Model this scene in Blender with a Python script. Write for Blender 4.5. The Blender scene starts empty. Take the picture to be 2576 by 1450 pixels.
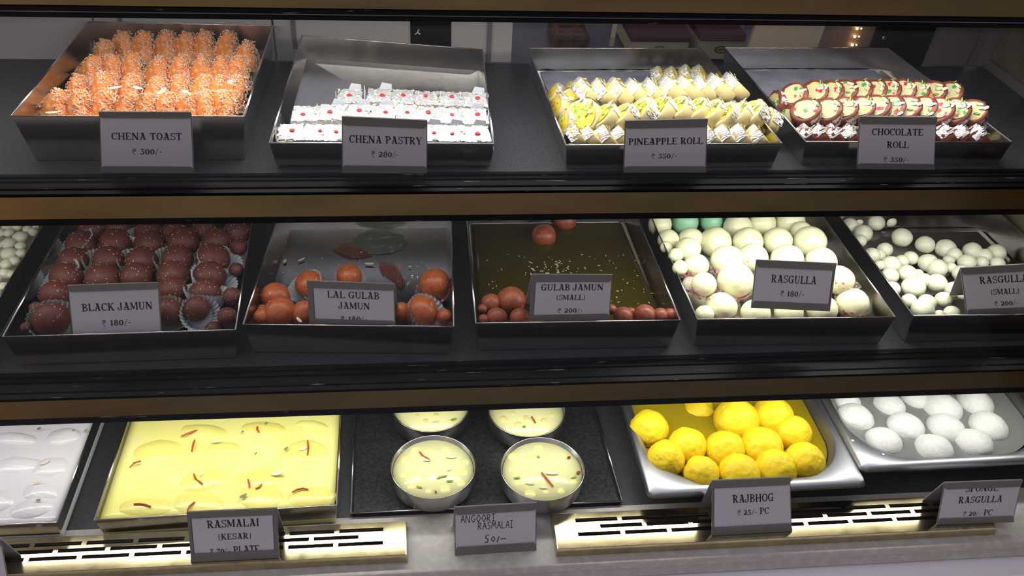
import bpy, bmesh, math, random
from math import sin, cos, pi, sqrt, radians, atan2
from mathutils import Vector, Matrix, noise
RND = random.Random(7)
S = bpy.context.scene
COL = S.collection
# ------------------------------------------------------------------ camera
ZC = 1.5                                    # eye height; the lowest shelf stands about half a metre up
vx, vd = (21950.0, -420.0), (-263.0, -1675.0)
F = sqrt(-(vx[0]*vd[0] + vx[1]*vd[1]))
ra = Vector((vx[0], -vx[1], -F)).normalized()
rb = Vector((vd[0], -vd[1], -F)); rb = (rb - ra*ra.dot(rb)).normalized()
rc = ra.cross(rb)
R3 = Matrix((ra, rb, rc))
EYE = Vector((0, 0, ZC))
cd = bpy.data.cameras.new('camera'); cam = bpy.data.objects.new('camera', cd); COL.objects.link(cam)
cd.sensor_width = 36; cd.lens = 36*F/2576; cd.clip_start = .02; cd.clip_end = 60
cam.matrix_world = Matrix.Translation(EYE) @ R3.to_4x4()
S.camera = cam
# ------------------------------------------------------------------ exposure, world, shop light
S.view_settings.view_transform = 'Standard'; S.view_settings.look = 'None'
S.view_settings.exposure = 0.0; S.view_settings.gamma = 1.0
S.view_settings.use_curve_mapping = False
S.cycles.max_bounces = 8; S.cycles.diffuse_bounces = 3; S.cycles.glossy_bounces = 4
S.cycles.transmission_bounces = 4; S.cycles.transparent_max_bounces = 12
S.cycles.caustics_reflective = False; S.cycles.caustics_refractive = False
S.cycles.sample_clamp_indirect = 4.0
S.cycles.use_denoising = True
W = bpy.data.worlds.new('shop_surroundings'); S.world = W; W.use_nodes = True
def world():
    t = W.node_tree; n = t.nodes; l = t.links; bg = n['Background']
    tc = n.new('ShaderNodeTexCoord'); sp = n.new('ShaderNodeSeparateXYZ'); l.new(tc.outputs['Generated'], sp.inputs[0])
    rz = n.new('ShaderNodeValToRGB'); e = rz.color_ramp.elements
    e[0].position = .40; e[0].color = (.02, .018, .019, 1); e[1].position = .78; e[1].color = (.41, .41, .48, 1)
    k = rz.color_ramp.elements.new(.56); k.color = (.15, .145, .162, 1); k = rz.color_ramp.elements.new(.97); k.color = (.41, .41, .48, 1); k = rz.color_ramp.elements.new(.995); k.color = (1.0, 1.0, 1.15, 1)
    m = n.new('ShaderNodeMapRange'); m.inputs[1].default_value = -1; m.inputs[2].default_value = 1
    l.new(sp.outputs[2], m.inputs[0]); l.new(m.outputs[0], rz.inputs[0])
    mx = n.new('ShaderNodeMapRange'); mx.inputs[1].default_value = -1; mx.inputs[2].default_value = 1; l.new(sp.outputs[0], mx.inputs[0])
    rx = n.new('ShaderNodeValToRGB'); e = rx.color_ramp.elements       # warm glow put into the world colour at left, dimmer right, for brass reflections
    e[0].position = .10; e[0].color = (1, .98, 1, 1); e[1].position = .8; e[1].color = (.6, .58, .6, 1)
    for ps, cc in ((.19, (1, .98, 1, 1)), (.235, (4.0, 2.5, 1.0, 1)), (.29, (1.15, 1.05, .98, 1)), (.45, (1, 1, 1, 1))):
        k = rx.color_ramp.elements.new(ps); k.color = cc
    l.new(mx.outputs[0], rx.inputs[0])
    mm = n.new('ShaderNodeMix'); mm.data_type = 'RGBA'; mm.blend_type = 'MULTIPLY'; mm.inputs['Factor'].default_value = 1
    l.new(rz.outputs[0], mm.inputs['A']); l.new(rx.outputs[0], mm.inputs['B']); l.new(mm.outputs['Result'], bg.inputs[0])
    bg.inputs[1].default_value = 1.0
world()
def led(name, x0, x1, y, H, power, tilt, colr=(1, .97, .93), sy=.012):
    d = bpy.data.lights.new(name, 'AREA'); d.shape = 'RECTANGLE'; d.size = x1-x0; d.size_y = sy; d.energy = power; d.color = colr
    o = bpy.data.objects.new(name, d); COL.objects.link(o); o.location = ((x0+x1)/2, y, ZC-H)
    o.rotation_euler = (radians(tilt), 0, 0)
    return o
XL, XR = -.98, .9535                        # the case runs past the frame on the left, its end wall stands on the right
led('led_upper', -.42, .80, 1.080, .384, 2.45, -4)
led('led_upper_side', -.95, -.42, 1.080, .384, .47, -2)
led('led_middle', -.95, .28, .962, .602, .78, 24, (1, .96, .86))
led('led_middle_bright', .30, .72, .962, .602, 1.0, 14, (1, .98, .9))
led('led_middle_side', .74, .94, .962, .602, .25, 10)
led('led_lower_left', -.95, -.45, .893, .819, .36, 0, (1, .98, .97), .013)
led('led_lower', -.45, .60, .893, .819, 1.42, 0, (1, .98, .9), .013)
led('led_lower_side', .60, .94, .893, .819, .36, 0, (1, .98, .9), .013)

# ------------------------------------------------------------------ pixel helpers: H is the drop below the eye
def ray(u, v): return R3 @ Vector((u-1288, 725-v, -F))
def at(u, v, H):
    d = ray(u, v); return EYE + d*(-H/d.z)
def atD(u, v, D):
    d = ray(u, v); return EYE + d*(D/d.y)
def depth(p): return -(R3.transposed() @ (Vector(p)-EYE)).z
def rad(p, rpx): return rpx*depth(p)/F
# ------------------------------------------------------------------ materials
MATS = {}
def mat(name, color, rough=.5, metal=0., spec=.5, noise_c=None, nscale=30, ramp=(.4, .6), bump=0, bscale=60, rvar=0, sss=0, sssr=(.01, .008, .005), stretch=None, emit=None, coat=0, detail=4, alpha=None, trans=0):
    if name in MATS: return MATS[name]
    m = bpy.data.materials.new(name); m.use_nodes = True; t = m.node_tree; n = t.nodes; l = t.links
    b = n['Principled BSDF']
    c4 = lambda c: (c[0], c[1], c[2], 1)
    b.inputs['Base Color'].default_value = c4(color); b.inputs['Roughness'].default_value = rough; b.inputs['Metallic'].default_value = metal
    b.inputs['Specular IOR Level'].default_value = spec; b.inputs['Coat Weight'].default_value = coat; b.inputs['Coat Roughness'].default_value = .08
    if sss:
        b.inputs['Subsurface Weight'].default_value = sss; b.inputs['Subsurface Radius'].default_value = sssr; b.inputs['Subsurface Scale'].default_value = 1.0
    if trans: b.inputs['Transmission Weight'].default_value = trans
    if alpha is not None: b.inputs['Alpha'].default_value = alpha
    if emit:
        b.inputs['Emission Color'].default_value = c4(emit[:3]); b.inputs['Emission Strength'].default_value = emit[3]
    tc = n.new('ShaderNodeTexCoord'); src = tc.outputs['Object']
    if stretch:
        mp = n.new('ShaderNodeMapping'); mp.inputs['Scale'].default_value = stretch; l.new(src, mp.inputs[0]); src = mp.outputs[0]
    if noise_c or rvar:
        nz = n.new('ShaderNodeTexNoise'); nz.inputs['Scale'].default_value = nscale; nz.inputs['Detail'].default_value = detail; l.new(src, nz.inputs['Vector'])
    if noise_c:
        rp = n.new('ShaderNodeValToRGB'); rp.color_ramp.elements[0].position = ramp[0]; rp.color_ramp.elements[1].position = ramp[1]
        rp.color_ramp.elements[0].color = c4(color); rp.color_ramp.elements[1].color = c4(noise_c)
        l.new(nz.outputs[0], rp.inputs[0]); l.new(rp.outputs[0], b.inputs['Base Color'])
    if rvar:
        mr = n.new('ShaderNodeMapRange'); mr.inputs[3].default_value = max(.02, rough-rvar); mr.inputs[4].default_value = rough+rvar
        l.new(nz.outputs[0], mr.inputs[0]); l.new(mr.outputs[0], b.inputs['Roughness'])
    if bump:
        nb = n.new('ShaderNodeTexNoise'); nb.inputs['Scale'].default_value = bscale; nb.inputs['Detail'].default_value = 3; l.new(src, nb.inputs['Vector'])
        bp = n.new('ShaderNodeBump'); bp.inputs['Strength'].default_value = bump; bp.inputs['Distance'].default_value = .002
        l.new(nb.outputs[0], bp.inputs['Height']); l.new(bp.outputs[0], b.inputs['Normal'])
    MATS[name] = m
    return m
def see_mat(name, tint, gloss, grough=.02, opac=0, ocol=(1, 1, 1), patch=None, pscale=70, pth=(.56, .6)):
    """clear film or pane: transparent with a thin reflection, opac = share of diffuse, patch = printed colour"""
    if name in MATS: return MATS[name]
    m = bpy.data.materials.new(name); m.use_nodes = True; t = m.node_tree; n = t.nodes; l = t.links
    n.remove(n['Principled BSDF']); out = n['Material Output']
    tr = n.new('ShaderNodeBsdfTransparent'); tr.inputs[0].default_value = (*tint, 1)
    gl = n.new('ShaderNodeBsdfGlossy'); gl.inputs['Roughness'].default_value = grough
    mx = n.new('ShaderNodeMixShader'); mx.inputs[0].default_value = gloss
    l.new(tr.outputs[0], mx.inputs[1]); l.new(gl.outputs[0], mx.inputs[2]); last = mx
    if opac:
        df = n.new('ShaderNodeBsdfDiffuse'); df.inputs[0].default_value = (*ocol, 1)
        m2 = n.new('ShaderNodeMixShader'); m2.inputs[0].default_value = opac; l.new(last.outputs[0], m2.inputs[1]); l.new(df.outputs[0], m2.inputs[2]); last = m2
        if patch:
            tc = n.new('ShaderNodeTexCoord'); nz = n.new('ShaderNodeTexNoise'); nz.inputs['Scale'].default_value = pscale; l.new(tc.outputs['Object'], nz.inputs[0])
            rp = n.new('ShaderNodeValToRGB'); rp.color_ramp.elements[0].position = pth[0]; rp.color_ramp.elements[1].position = pth[1]
            rp.color_ramp.elements[0].color = (0, 0, 0, 1); rp.color_ramp.elements[1].color = (.85, .85, .85, 1); l.new(nz.outputs[0], rp.inputs[0])
            d2 = n.new('ShaderNodeBsdfDiffuse'); d2.inputs[0].default_value = (*patch, 1)
            m3 = n.new('ShaderNodeMixShader'); l.new(rp.outputs[0], m3.inputs[0]); l.new(last.outputs[0], m3.inputs[1]); l.new(d2.outputs[0], m3.inputs[2]); last = m3
    l.new(last.outputs[0], out.inputs[0]); MATS[name] = m
    return m
steel = mat('steel', (.60, .59, .58), .19, 1, noise_c=(.44, .42, .39), nscale=9, ramp=(.35, .75), rvar=.07, bump=.05, bscale=14)
steel_pan = mat('satin steel', (.50, .51, .55), .40, 1, noise_c=(.44, .45, .49), nscale=6, rvar=.06)
steel_bowl = mat('bowl steel', (.50, .49, .47), .3, 1, bump=.12, bscale=260)
granite = mat('black granite', (.035, .036, .042), .42, 0, .5, noise_c=(.08, .082, .09), nscale=420, ramp=(.5, .75), rvar=.12, bump=.06, bscale=240)
black = mat('black paint', (.004, .004, .005), .4, 0, .10, noise_c=(.26, .26, .26), nscale=44, ramp=(.70, .72), stretch=(.5, 9, 9), bump=.05, bscale=40)
black_plain = mat('black laminate', (.009, .009, .011), .3, 0, .3)
brass = mat('brass laminate', (.205, .135, .055), .24, 1, noise_c=(.15, .10, .045), nscale=7, ramp=(.35, .7), stretch=(1, 5, 5), rvar=.06)
brass_vent = mat('polished brass', (.62, .53, .31), .14, 1, noise_c=(.46, .39, .24), nscale=40, ramp=(.45, .7), rvar=.07, bump=.03, bscale=30)
stone = mat('grey stone', (.50, .475, .445), .42, 0, .4, noise_c=(.60, .58, .55), nscale=90, ramp=(.45, .7), rvar=.08)
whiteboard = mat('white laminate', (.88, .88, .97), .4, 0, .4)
wood = mat('dark wood', (.06, .035, .022), .5, noise_c=(.035, .02, .014), nscale=10, stretch=(1, 12, 12))
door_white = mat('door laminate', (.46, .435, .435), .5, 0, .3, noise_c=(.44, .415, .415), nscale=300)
tan = mat('tan board', (.33, .27, .21), .55, 0, .3)
brown = mat('brown board', (.16, .11, .09), .5, 0, .3, noise_c=(.13, .09, .08), nscale=10, stretch=(8, 1, 1))
grey_panel = mat('grey panel', (.14, .125, .12), .45, 0, .4)
card_white = mat('card paper', (.70, .69, .76), .6, 0, .3)
card_grey = mat('holder plastic', (.21, .20, .195), .42, 0, .45)
ink = mat('ink', (.012, .011, .014), .6)
paper_w = mat('butter paper', (.74, .76, .82), .6, 0, .3, noise_c=(.66, .69, .77), nscale=14, bump=.2, bscale=30)
liner = mat('liner paper', (.40, .41, .50), .55, 0, .35, noise_c=(.30, .31, .39), nscale=22, bump=.35, bscale=18)
foil = mat('silver leaf', (.93, .93, .95), .36, .72, bump=.5, bscale=260)
foil_b = mat('bright silver leaf', (.97, .97, .98), .3, .6, bump=1.0, bscale=330)
cream_cake = mat('cheese sponge', (.78, .76, .66), .55, bump=.3, bscale=180)
cherry = mat('cherry', (.62, .02, .03), .25, 0, .6)
orange = mat('orange cheese', (.85, .27, .05), .45, 0, .4, noise_c=(.84, .52, .30), nscale=120, ramp=(.56, .66), bump=.5, bscale=120)
coco = mat('coconut', (.83, .54, .37), .6, noise_c=(.83, .66, .52), nscale=150)
almond = mat('almond', (.80, .70, .52), .5)
pista = mat('pistachio', (.22, .36, .05), .5)
saffron = mat('saffron', (.46, .07, .008), .5)
bf = mat('pale fudge', (.66, .57, .29), .5, 0, .35, noise_c=(.64, .53, .24), nscale=40)
cocoa = mat('cocoa fudge', (.16, .035, .018), .42, 0, .4, noise_c=(.24, .06, .032), nscale=60, bump=.4, bscale=150)
def bits_mat(name, base, edge, bits, sc):
    if name in MATS: return MATS[name]
    m = mat(name, base, .45, 0, .4, bump=.3, bscale=160); t = m.node_tree; n = t.nodes; l = t.links; b = n['Principled BSDF']
    tc = n.new('ShaderNodeTexCoord')
    wn = n.new('ShaderNodeTexNoise'); wn.inputs['Scale'].default_value = 330; wn.inputs['Detail'].default_value = 2; l.new(tc.outputs['Object'], wn.inputs['Vector'])
    va = n.new('ShaderNodeVectorMath'); va.operation = 'MULTIPLY_ADD'; va.inputs[1].default_value = (.007, .007, .007); l.new(wn.outputs['Color'], va.inputs[0])
    oi = n.new('ShaderNodeObjectInfo'); ad = n.new('ShaderNodeVectorMath'); l.new(tc.outputs['Object'], ad.inputs[0]); l.new(oi.outputs['Random'], ad.inputs[1]); l.new(ad.outputs[0], va.inputs[2])
    v = n.new('ShaderNodeTexVoronoi'); v.inputs['Scale'].default_value = sc; v.inputs['Randomness'].default_value = 1; l.new(va.outputs[0], v.inputs['Vector'])
    sp = n.new('ShaderNodeSeparateColor'); l.new(v.outputs['Color'], sp.inputs[0])
    rp = n.new('ShaderNodeValToRGB'); rp.color_ramp.interpolation = 'CONSTANT'
    e = rp.color_ramp.elements; e[0].position = 0; e[0].color = (*base, 1); e[1].position = .5; e[1].color = (*edge, 1)
    for i, c in enumerate(bits):
        k = e.new(.66+.34*i/len(bits)); k.color = (*c, 1)
    l.new(sp.outputs[0], rp.inputs[0])
    # only the heart of each cell is a piece of fruit
    gt = n.new('ShaderNodeMath'); gt.operation = 'LESS_THAN'; gt.inputs[1].default_value = .5; l.new(v.outputs['Distance'], gt.inputs[0])
    mx = n.new('ShaderNodeMix'); mx.data_type = 'RGBA'; l.new(gt.outputs[0], mx.inputs['Factor']); mx.inputs['A'].default_value = (*base, 1); l.new(rp.outputs[0], mx.inputs['B'])
    l.new(mx.outputs['Result'], b.inputs['Base Color'])
    return m
pine_fill = bits_mat('pineapple filling', (.88, .68, .04), (.86, .74, .16), [(.10, .36, .05), (.80, .25, .05)], 210)
choc_fill = bits_mat('candied filling', (.58, .54, .28), (.56, .48, .22), [(.50, .015, .05), (.06, .30, .06), (.72, .40, .04)], 150)
jamun = mat('dark jamun', (.085, .02, .016), .5, 0, .35, noise_c=(.125, .034, .026), nscale=3, ramp=(.35, .7), bump=.25, bscale=14)
gulab = mat('red jamun', (.44, .115, .036), .36, 0, .45, noise_c=(.36, .075, .022), nscale=2.5, bump=0.18, bscale=9)
gulab_s = mat('brown jamun', (.33, .09, .045), .38, 0, .45, noise_c=(.26, .06, .03), nscale=2.5, bump=0.18, bscale=9)
ras = mat('white rasgulla', (.80, .79, .50), .32, 0, .45, sss=.35, sssr=(.016, .013, .006), noise_c=(.83, .83, .60), nscale=2, bump=0.16, bscale=7)
ras_green = mat('green rasgulla', (.33, .66, .42), .35, 0, .45, sss=.2, sssr=(.006, .01, .007), bump=.15, bscale=7)
ras_s = mat('small rasgulla', (.76, .77, .58), .36, 0, .45, sss=.2, sssr=(.01, .009, .005), noise_c=(.80, .80, .66), nscale=3, bump=0.25, bscale=8)
sweet_w = mat('white sweet', (.70, .72, .58), .35, 0, .45, noise_c=(.76, .76, .64), nscale=3, bump=.2, bscale=6)
rajb = mat('yellow rajbhog', (.93, .70, .02), .5, 0, .35, noise_c=(.90, .62, .012), nscale=3, bump=1.0, bscale=3.2)
sponge = mat('sponge rasgulla', (.80, .81, .80), .4, 0, .4, noise_c=(.74, .75, .73), nscale=5, bump=0.5, bscale=14)
kesar = mat('kesar cream', (.90, .85, .25), .25, 0, .4, noise_c=(.88, .84, .31), nscale=12, coat=.2)
kesar_b = mat('kesar disc', (.85, .78, .20), .3, 0, .5, bump=0.3, bscale=4, coat=.2)
bowl_cream = mat('bowl cream', (.86, .84, .42), .25, 0, .5, coat=.2)
bowl_ball = mat('bowl ball', (.84, .78, .30), .3, 0, .5, coat=.2)
milk = mat('white cream', (.80, .78, .80), .2, 0, .5, noise_c=(.76, .74, .76), nscale=12, coat=.2)
milk_b = mat('white disc', (.78, .76, .77), .25, 0, .5, bump=0.4, bscale=4, coat=.3)
syrup = mat('dark syrup', (.045, .036, .006), .07, 0, .6)
syrup_y = mat('yellow syrup', (.36, .27, .008), .08, 0, .5)
syrup_w = mat('cloudy syrup', (.22, .23, .225), .08, 0, .5)
syrup_g = mat('thin syrup', (.055, .05, .045), .06, 0, .6)
cup_paper = see_mat('pleated paper', (.86, .9, .95), .03, .4, .62, (.62, .70, .78))
cup_green = see_mat('greenish paper', (.8, .9, .86), .03, .4, .6, (.40, .52, .48))
cup_print = see_mat('printed film', (.98, .97, .97), .06, .15, .10, (.9, .85, .8), (.78, .26, .38), 2.8, (.54, .57))
film_red = see_mat('red film', (.72, .42, .36), .10, .15, .25, (.34, .12, .08))
film_clear = see_mat('clear film', (.85, .85, .84), .10, .2, .10, (.5, .5, .5))
film_green = see_mat('grey green film', (.55, .62, .56), .14, .25, .42, (.17, .21, .17))
glass = see_mat('clear glass', (.985, .99, .988), .014, .0)
maroon = mat('maroon card', (.055, .018, .024), .5)
box_cream = mat('cream card', (.36, .33, .24), .6)
lamp_on = mat('lamp bead', (1, .8, .4), .4, emit=(1, .62, .22, 14))
screw_m = mat('screw steel', (.3, .3, .3), .3, 1)
perf = mat('violet grey steel', (.30, .27, .32), .4, .6)
basket = mat('brown wicker', (.09, .04, .025), .6, noise_c=(.03, .015, .012), nscale=60, ramp=(.45, .6), bump=.5, bscale=60)
smoke = mat('smoked glass', (.09, .10, .12), .3, 0, .4, noise_c=(.14, .15, .18), nscale=6)

# ------------------------------------------------------------------ mesh helpers
def BM(): return bmesh.new()
def quad(bm, *p): return bm.faces.new([bm.verts.new(q) for q in p])
def hexa(bm, b, t):
    """box from 4 bottom and 4 top corners (same winding)"""
    vb = [bm.verts.new(p) for p in b]; vt = [bm.verts.new(p) for p in t]
    bm.faces.new(vb[::-1]); bm.faces.new(vt)
    for i in range(4): bm.faces.new((vb[i], vb[(i+1) % 4], vt[(i+1) % 4], vt[i]))
def box(bm, x0, x1, y0, y1, z0, z1):
    hexa(bm, [(x0, y0, z0), (x1, y0, z0), (x1, y1, z0), (x0, y1, z0)], [(x0, y0, z1), (x1, y0, z1), (x1, y1, z1), (x0, y1, z1)])
def extrude_x(bm, prof, x0, x1):
    """solid from a closed (y, z) profile run along x"""
    a = [bm.verts.new((x0, y, z)) for y, z in prof]; b = [bm.verts.new((x1, y, z)) for y, z in prof]; n = len(prof)
    for i in range(n): bm.faces.new((a[i], b[i], b[(i+1) % n], a[(i+1) % n]))
    bm.faces.new(a[::-1]); bm.faces.new(b)
def slab(bm, P, nrm, th):
    """plate with outline P (3D), thickness th along nrm"""
    a = [bm.verts.new(p) for p in P]; b = [bm.verts.new(Vector(p)+nrm*th) for p in P]; n = len(P)
    bm.faces.new(a[::-1]); bm.faces.new(b)
    for i in range(n): bm.faces.new((a[i], a[(i+1) % n], b[(i+1) % n], b[i]))
def lathe(bm, prof, seg=48, pleat=0, amp=0, sx=1, sy=1):
    rings = []
    for r, z in prof:
        ring = []
        for i in range(seg):
            a = 2*pi*i/seg; k = r*(1+(amp*(1 if i % 2 else -1) if pleat else 0))
            ring.append(bm.verts.new((k*cos(a)*sx, k*sin(a)*sy, z)))
        rings.append(ring)
    for A, B in zip(rings, rings[1:]):
        for i in range(seg): bm.faces.new((A[i], A[(i+1) % seg], B[(i+1) % seg], B[i]))
    return rings
def blob(sub=3, r=1, amp=.05, freq=1.6, seed=0, sq=(1, 1, 1), pits=0):
    bm = BM(); bmesh.ops.create_icosphere(bm, subdivisions=sub, radius=r); o = Vector((seed*7.3, seed*3.1, -seed*5.7))
    for v in bm.verts:
        n = v.co.normalized(); d = noise.noise(n*freq+o)*amp + noise.noise(n*freq*3.1+o)*amp*.35
        if pits: d -= max(0, noise.noise(n*freq*7+o)-.25)*pits
        v.co = Vector(((n.x*(1+d))*sq[0], (n.y*(1+d))*sq[1], (n.z*(1+d))*sq[2]))*r
    return bm
def tube(bm, pts, r, seg=6):
    rings = []; pts = [Vector(p) for p in pts]
    for i, p in enumerate(pts):
        d = (pts[min(i+1, len(pts)-1)]-pts[max(i-1, 0)]).normalized(); a = d.orthogonal().normalized(); b = d.cross(a)
        k = r if isinstance(r, (int, float)) else r[i]
        rings.append([bm.verts.new(p+(a*cos(2*pi*j/seg)+b*sin(2*pi*j/seg))*k) for j in range(seg)])
    for A, B in zip(rings, rings[1:]):
        for j in range(seg): bm.faces.new((A[j], A[(j+1) % seg], B[(j+1) % seg], B[j]))
    bm.faces.new(rings[0][::-1]); bm.faces.new(rings[-1])
def mk(bm, name, m, smooth=False):
    bmesh.ops.recalc_face_normals(bm, faces=bm.faces)
    me = bpy.data.meshes.new(name); bm.to_mesh(me); bm.free()
    for x in (m if isinstance(m, (list, tuple)) else [m]): me.materials.append(x)
    if smooth: me.polygons.foreach_set('use_smooth', [True]*len(me.polygons))
    return me
def inst(name, me, parent=None, mw=None):
    o = bpy.data.objects.new(name, me); COL.objects.link(o)
    if parent is not None: o.parent = parent
    if mw is not None: o.matrix_basis = mw
    return o
def obj(name, bm, m, parent=None, smooth=False, base=None):
    """world-space bmesh linked as one object (shifted so that it sits under its parent or on its own base)"""
    b = base if base is not None else (parent.location if parent is not None else None)
    if b is not None: bmesh.ops.translate(bm, verts=bm.verts, vec=-Vector(b))
    o = inst(name, mk(bm, name, m, smooth), parent)
    if parent is None and base is not None: o.location = base
    return o
def tag(o, label, cat, group=None, kind=None):
    o['label'] = label; o['category'] = cat
    if group: o['group'] = group
    if kind: o['kind'] = kind
    return o
def thing(name, label, cat, loc=(0, 0, 0), group=None, mw=None):
    o = bpy.data.objects.new(name, None); COL.objects.link(o); o.empty_display_size = .02
    if mw is not None: o.matrix_basis = mw
    else: o.location = loc
    return tag(o, label, cat, group)
def bevel(o, w, seg=2):
    md = o.modifiers.new('bevel', 'BEVEL'); md.width = w; md.segments = seg; md.limit_method = 'ANGLE'; md.angle_limit = radians(40)
    return o
ORD = ['first', 'second', 'third', 'fourth', 'fifth', 'sixth', 'seventh', 'eighth', 'ninth', 'tenth', 'eleventh', 'twelfth', 'thirteenth', 'fourteenth']
def ordl(i, n):
    if n == 1: return 'the only one'
    return 'leftmost' if i == 0 else 'rightmost' if i == n-1 else ORD[i]+' from left'
def z(H): return ZC-H
UP = Vector((0, 0, 1))

# ------------------------------------------------------------------ the display case
H1, H2, H3 = .556, .777, .995               # drops of the three decks
DB = 1.348                                  # back edge of the decks
def shelf(name, label, H, y0, yf, th):
    """deck with a grooved black track along its front, a brass fascia and a black lip under it; the slope follows the glass"""
    t = thing(name, label, 'shelf', ((XL+XR)/2, y0, z(H)))
    bm = BM(); box(bm, XL, XR, y0, DB, z(H)-.018, z(H)); obj('shelf_board', bm, granite, t)
    w = (y0-yf)
    zz = z(H)
    prof = [(y0, zz), (y0-w*.12, zz), (y0-w*.13, zz+.0012), (y0-w*.20, zz+.0012), (y0-w*.21, zz-.001), (y0-w*.36, zz-.001), (y0-w*.37, zz+.0008), (y0-w*.42, zz+.0008),
            (y0-w*.43, zz-.0015), (y0-w*.66, zz-.002), (y0-w*.67, zz), (y0-w*.80, zz-.0003), (y0-w*.82, zz-.0022), (yf+.0005, zz-.003), (yf, zz-.0045), (yf+.004, zz-.0075), (y0, zz-.0075)]
    bm = BM(); extrude_x(bm, prof, XL, XR); obj('track_rail', bm, black, t)
    s = .57
    def sl(a, d=0): return (yf+.002-a*s+d, zz-.0045-a)      # a metres further down the slope
    h = th-.0045
    bm = BM(); extrude_x(bm, [sl(.003, .001), sl(h-.006, .001), sl(h-.006, .006), sl(.003, .006)], XL, XR); obj('fascia', bm, brass, t)
    bm = BM(); extrude_x(bm, [sl(h-.006), sl(h), sl(h, .016), sl(h-.006, .016)], XL, XR); obj('lip_bar', bm, black, t)
    a = sl(h, .016)
    bm = BM(); box(bm, XL, XR, a[0]+.002, a[0]+.075, a[1]+.0045, z(H)-.0185); obj('light_channel', bm, black_plain, t)
    return t
shelf('shelf', 'upper black granite shelf with grooved black track, under the four trays of cakes and rolls', H1, .998, .955, .036)
shelf('shelf', 'middle black granite shelf with grooved black track, under the trays of jamun and rasgulla', H2, .8885, .8425, .0325)
t = thing('shelf', 'lowest dark deck carrying the cream trays, bowls and steel pans', 'shelf', (0, .82, z(H3)))
bm = BM(); box(bm, XL, XR, .8175, DB, z(H3)-.02, z(H3)); obj('shelf_board', bm, granite, t)

case = thing('display_case', 'glass fronted sweet shop display case with black and brass trim', 'display case', (0, 1.0, 0))
# canopy over the upper tier
yf, zf = 1.0507, z(.3816)
bm = BM(); extrude_x(bm, [(yf, zf), (yf+.0075, zf+.0128), (yf+.02, zf+.0128), (yf+.018, zf)], XL, XR); obj('header_bar', bm, black, case)
bm = BM(); extrude_x(bm, [(yf+.0045, zf+.0128), (yf+.0045+.04, zf+.083), (yf+.05, zf+.083), (yf+.012, zf+.0128)], XL, XR); obj('fascia', bm, brass, case)
bm = BM(); extrude_x(bm, [(yf+.002, zf+.0055), (yf+.0024, zf+.0061), (yf+.0045, zf+.0061), (yf+.0045, zf+.0055)], XL, XR); obj('trim_line', bm, mat('dull trim', (.13, .13, .13), .5, .3), case)
bm = BM(); box(bm, XL, XR, yf+.02, DB+.03, zf+.02, zf+.034); obj('top_board', bm, black_plain, case)
bm = BM(); box(bm, XL, XR, yf+.02, yf+.042, zf+.004, zf+.0195); obj('light_channel', bm, steel_pan, case)
# end wall on the right
bm = BM(); box(bm, XR, XR+.012, .60, DB+.03, z(1.05), zf+.05); obj('end_wall', bm, mat('olive glass', (.16, .15, .10), .22, 0, .4, noise_c=(.11, .10, .075), nscale=9), case)
bm = BM(); box(bm, XR-.008, XR-.0005, 1.0, DB, z(H1)+.0005, z(H1)+.016); obj('end_skirting', bm, grey_panel, case)
# slanted front pane
G0, G1 = Vector((0, .7285, z(.992))), Vector((0, 1.075, z(.385)))
gd = (G1-G0).normalized(); gn = Vector((0, -gd.z, gd.y))
g0 = G0+gn*.004; g1 = g0+gd*.86
bm = BM(); slab(bm, [(XL, g0.y, g0.z), (XR, g0.y, g0.z), (XR, g1.y, g1.z), (XL, g1.y, g1.z)], gn, .005); obj('front_glass', bm, glass, case)
# foot of the case: stone ledge in front, white counter edge below it
bm = BM()
zl = z(H3); prof = [(.8170, zl-.03), (.8170, zl+.0)] + [(.7250-.004*sin(a), zl-.004+.004*cos(a)) for a in (0, .5, 1.0, 1.57)] + [(.7212, zl-.012), (.7240, zl-.017), (.7210, zl-.03)]
extrude_x(bm, prof, XL, XR); o = obj('stone_ledge', bm, stone, base=Vector((0, .77, zl)))
tag(o, 'speckled grey brown stone ledge holding the two brass vents', 'ledge')
bm = BM(); box(bm, XL, XR+.1, .6475, .735, z(1.056), z(1.028)); o = obj('counter_edge', bm, whiteboard, base=Vector((0, .69, z(1.04))))
tag(o, 'plain white counter edge along the bottom of the display case', 'counter')
bm = BM(); box(bm, XL, XR, .66, DB+.02, .02, z(1.058)); obj('base_cabinet', bm, wood, case)
bm = BM(); box(bm, XL, XR, .735, .80, z(1.058), z(1.0255)); obj('ledge_support', bm, wood, case)
bm = BM(); box(bm, XL, XR, 1.352, 1.36, z(1.02), z(.60)); obj('back_panel', bm, grey_panel, case)
bm = BM(); box(bm, -3, 3, -2.5, 3.2, -.05, 0); o = obj('floor', bm, mat('shop floor', (.46, .41, .36), .45)); o['kind'] = 'structure'

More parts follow.
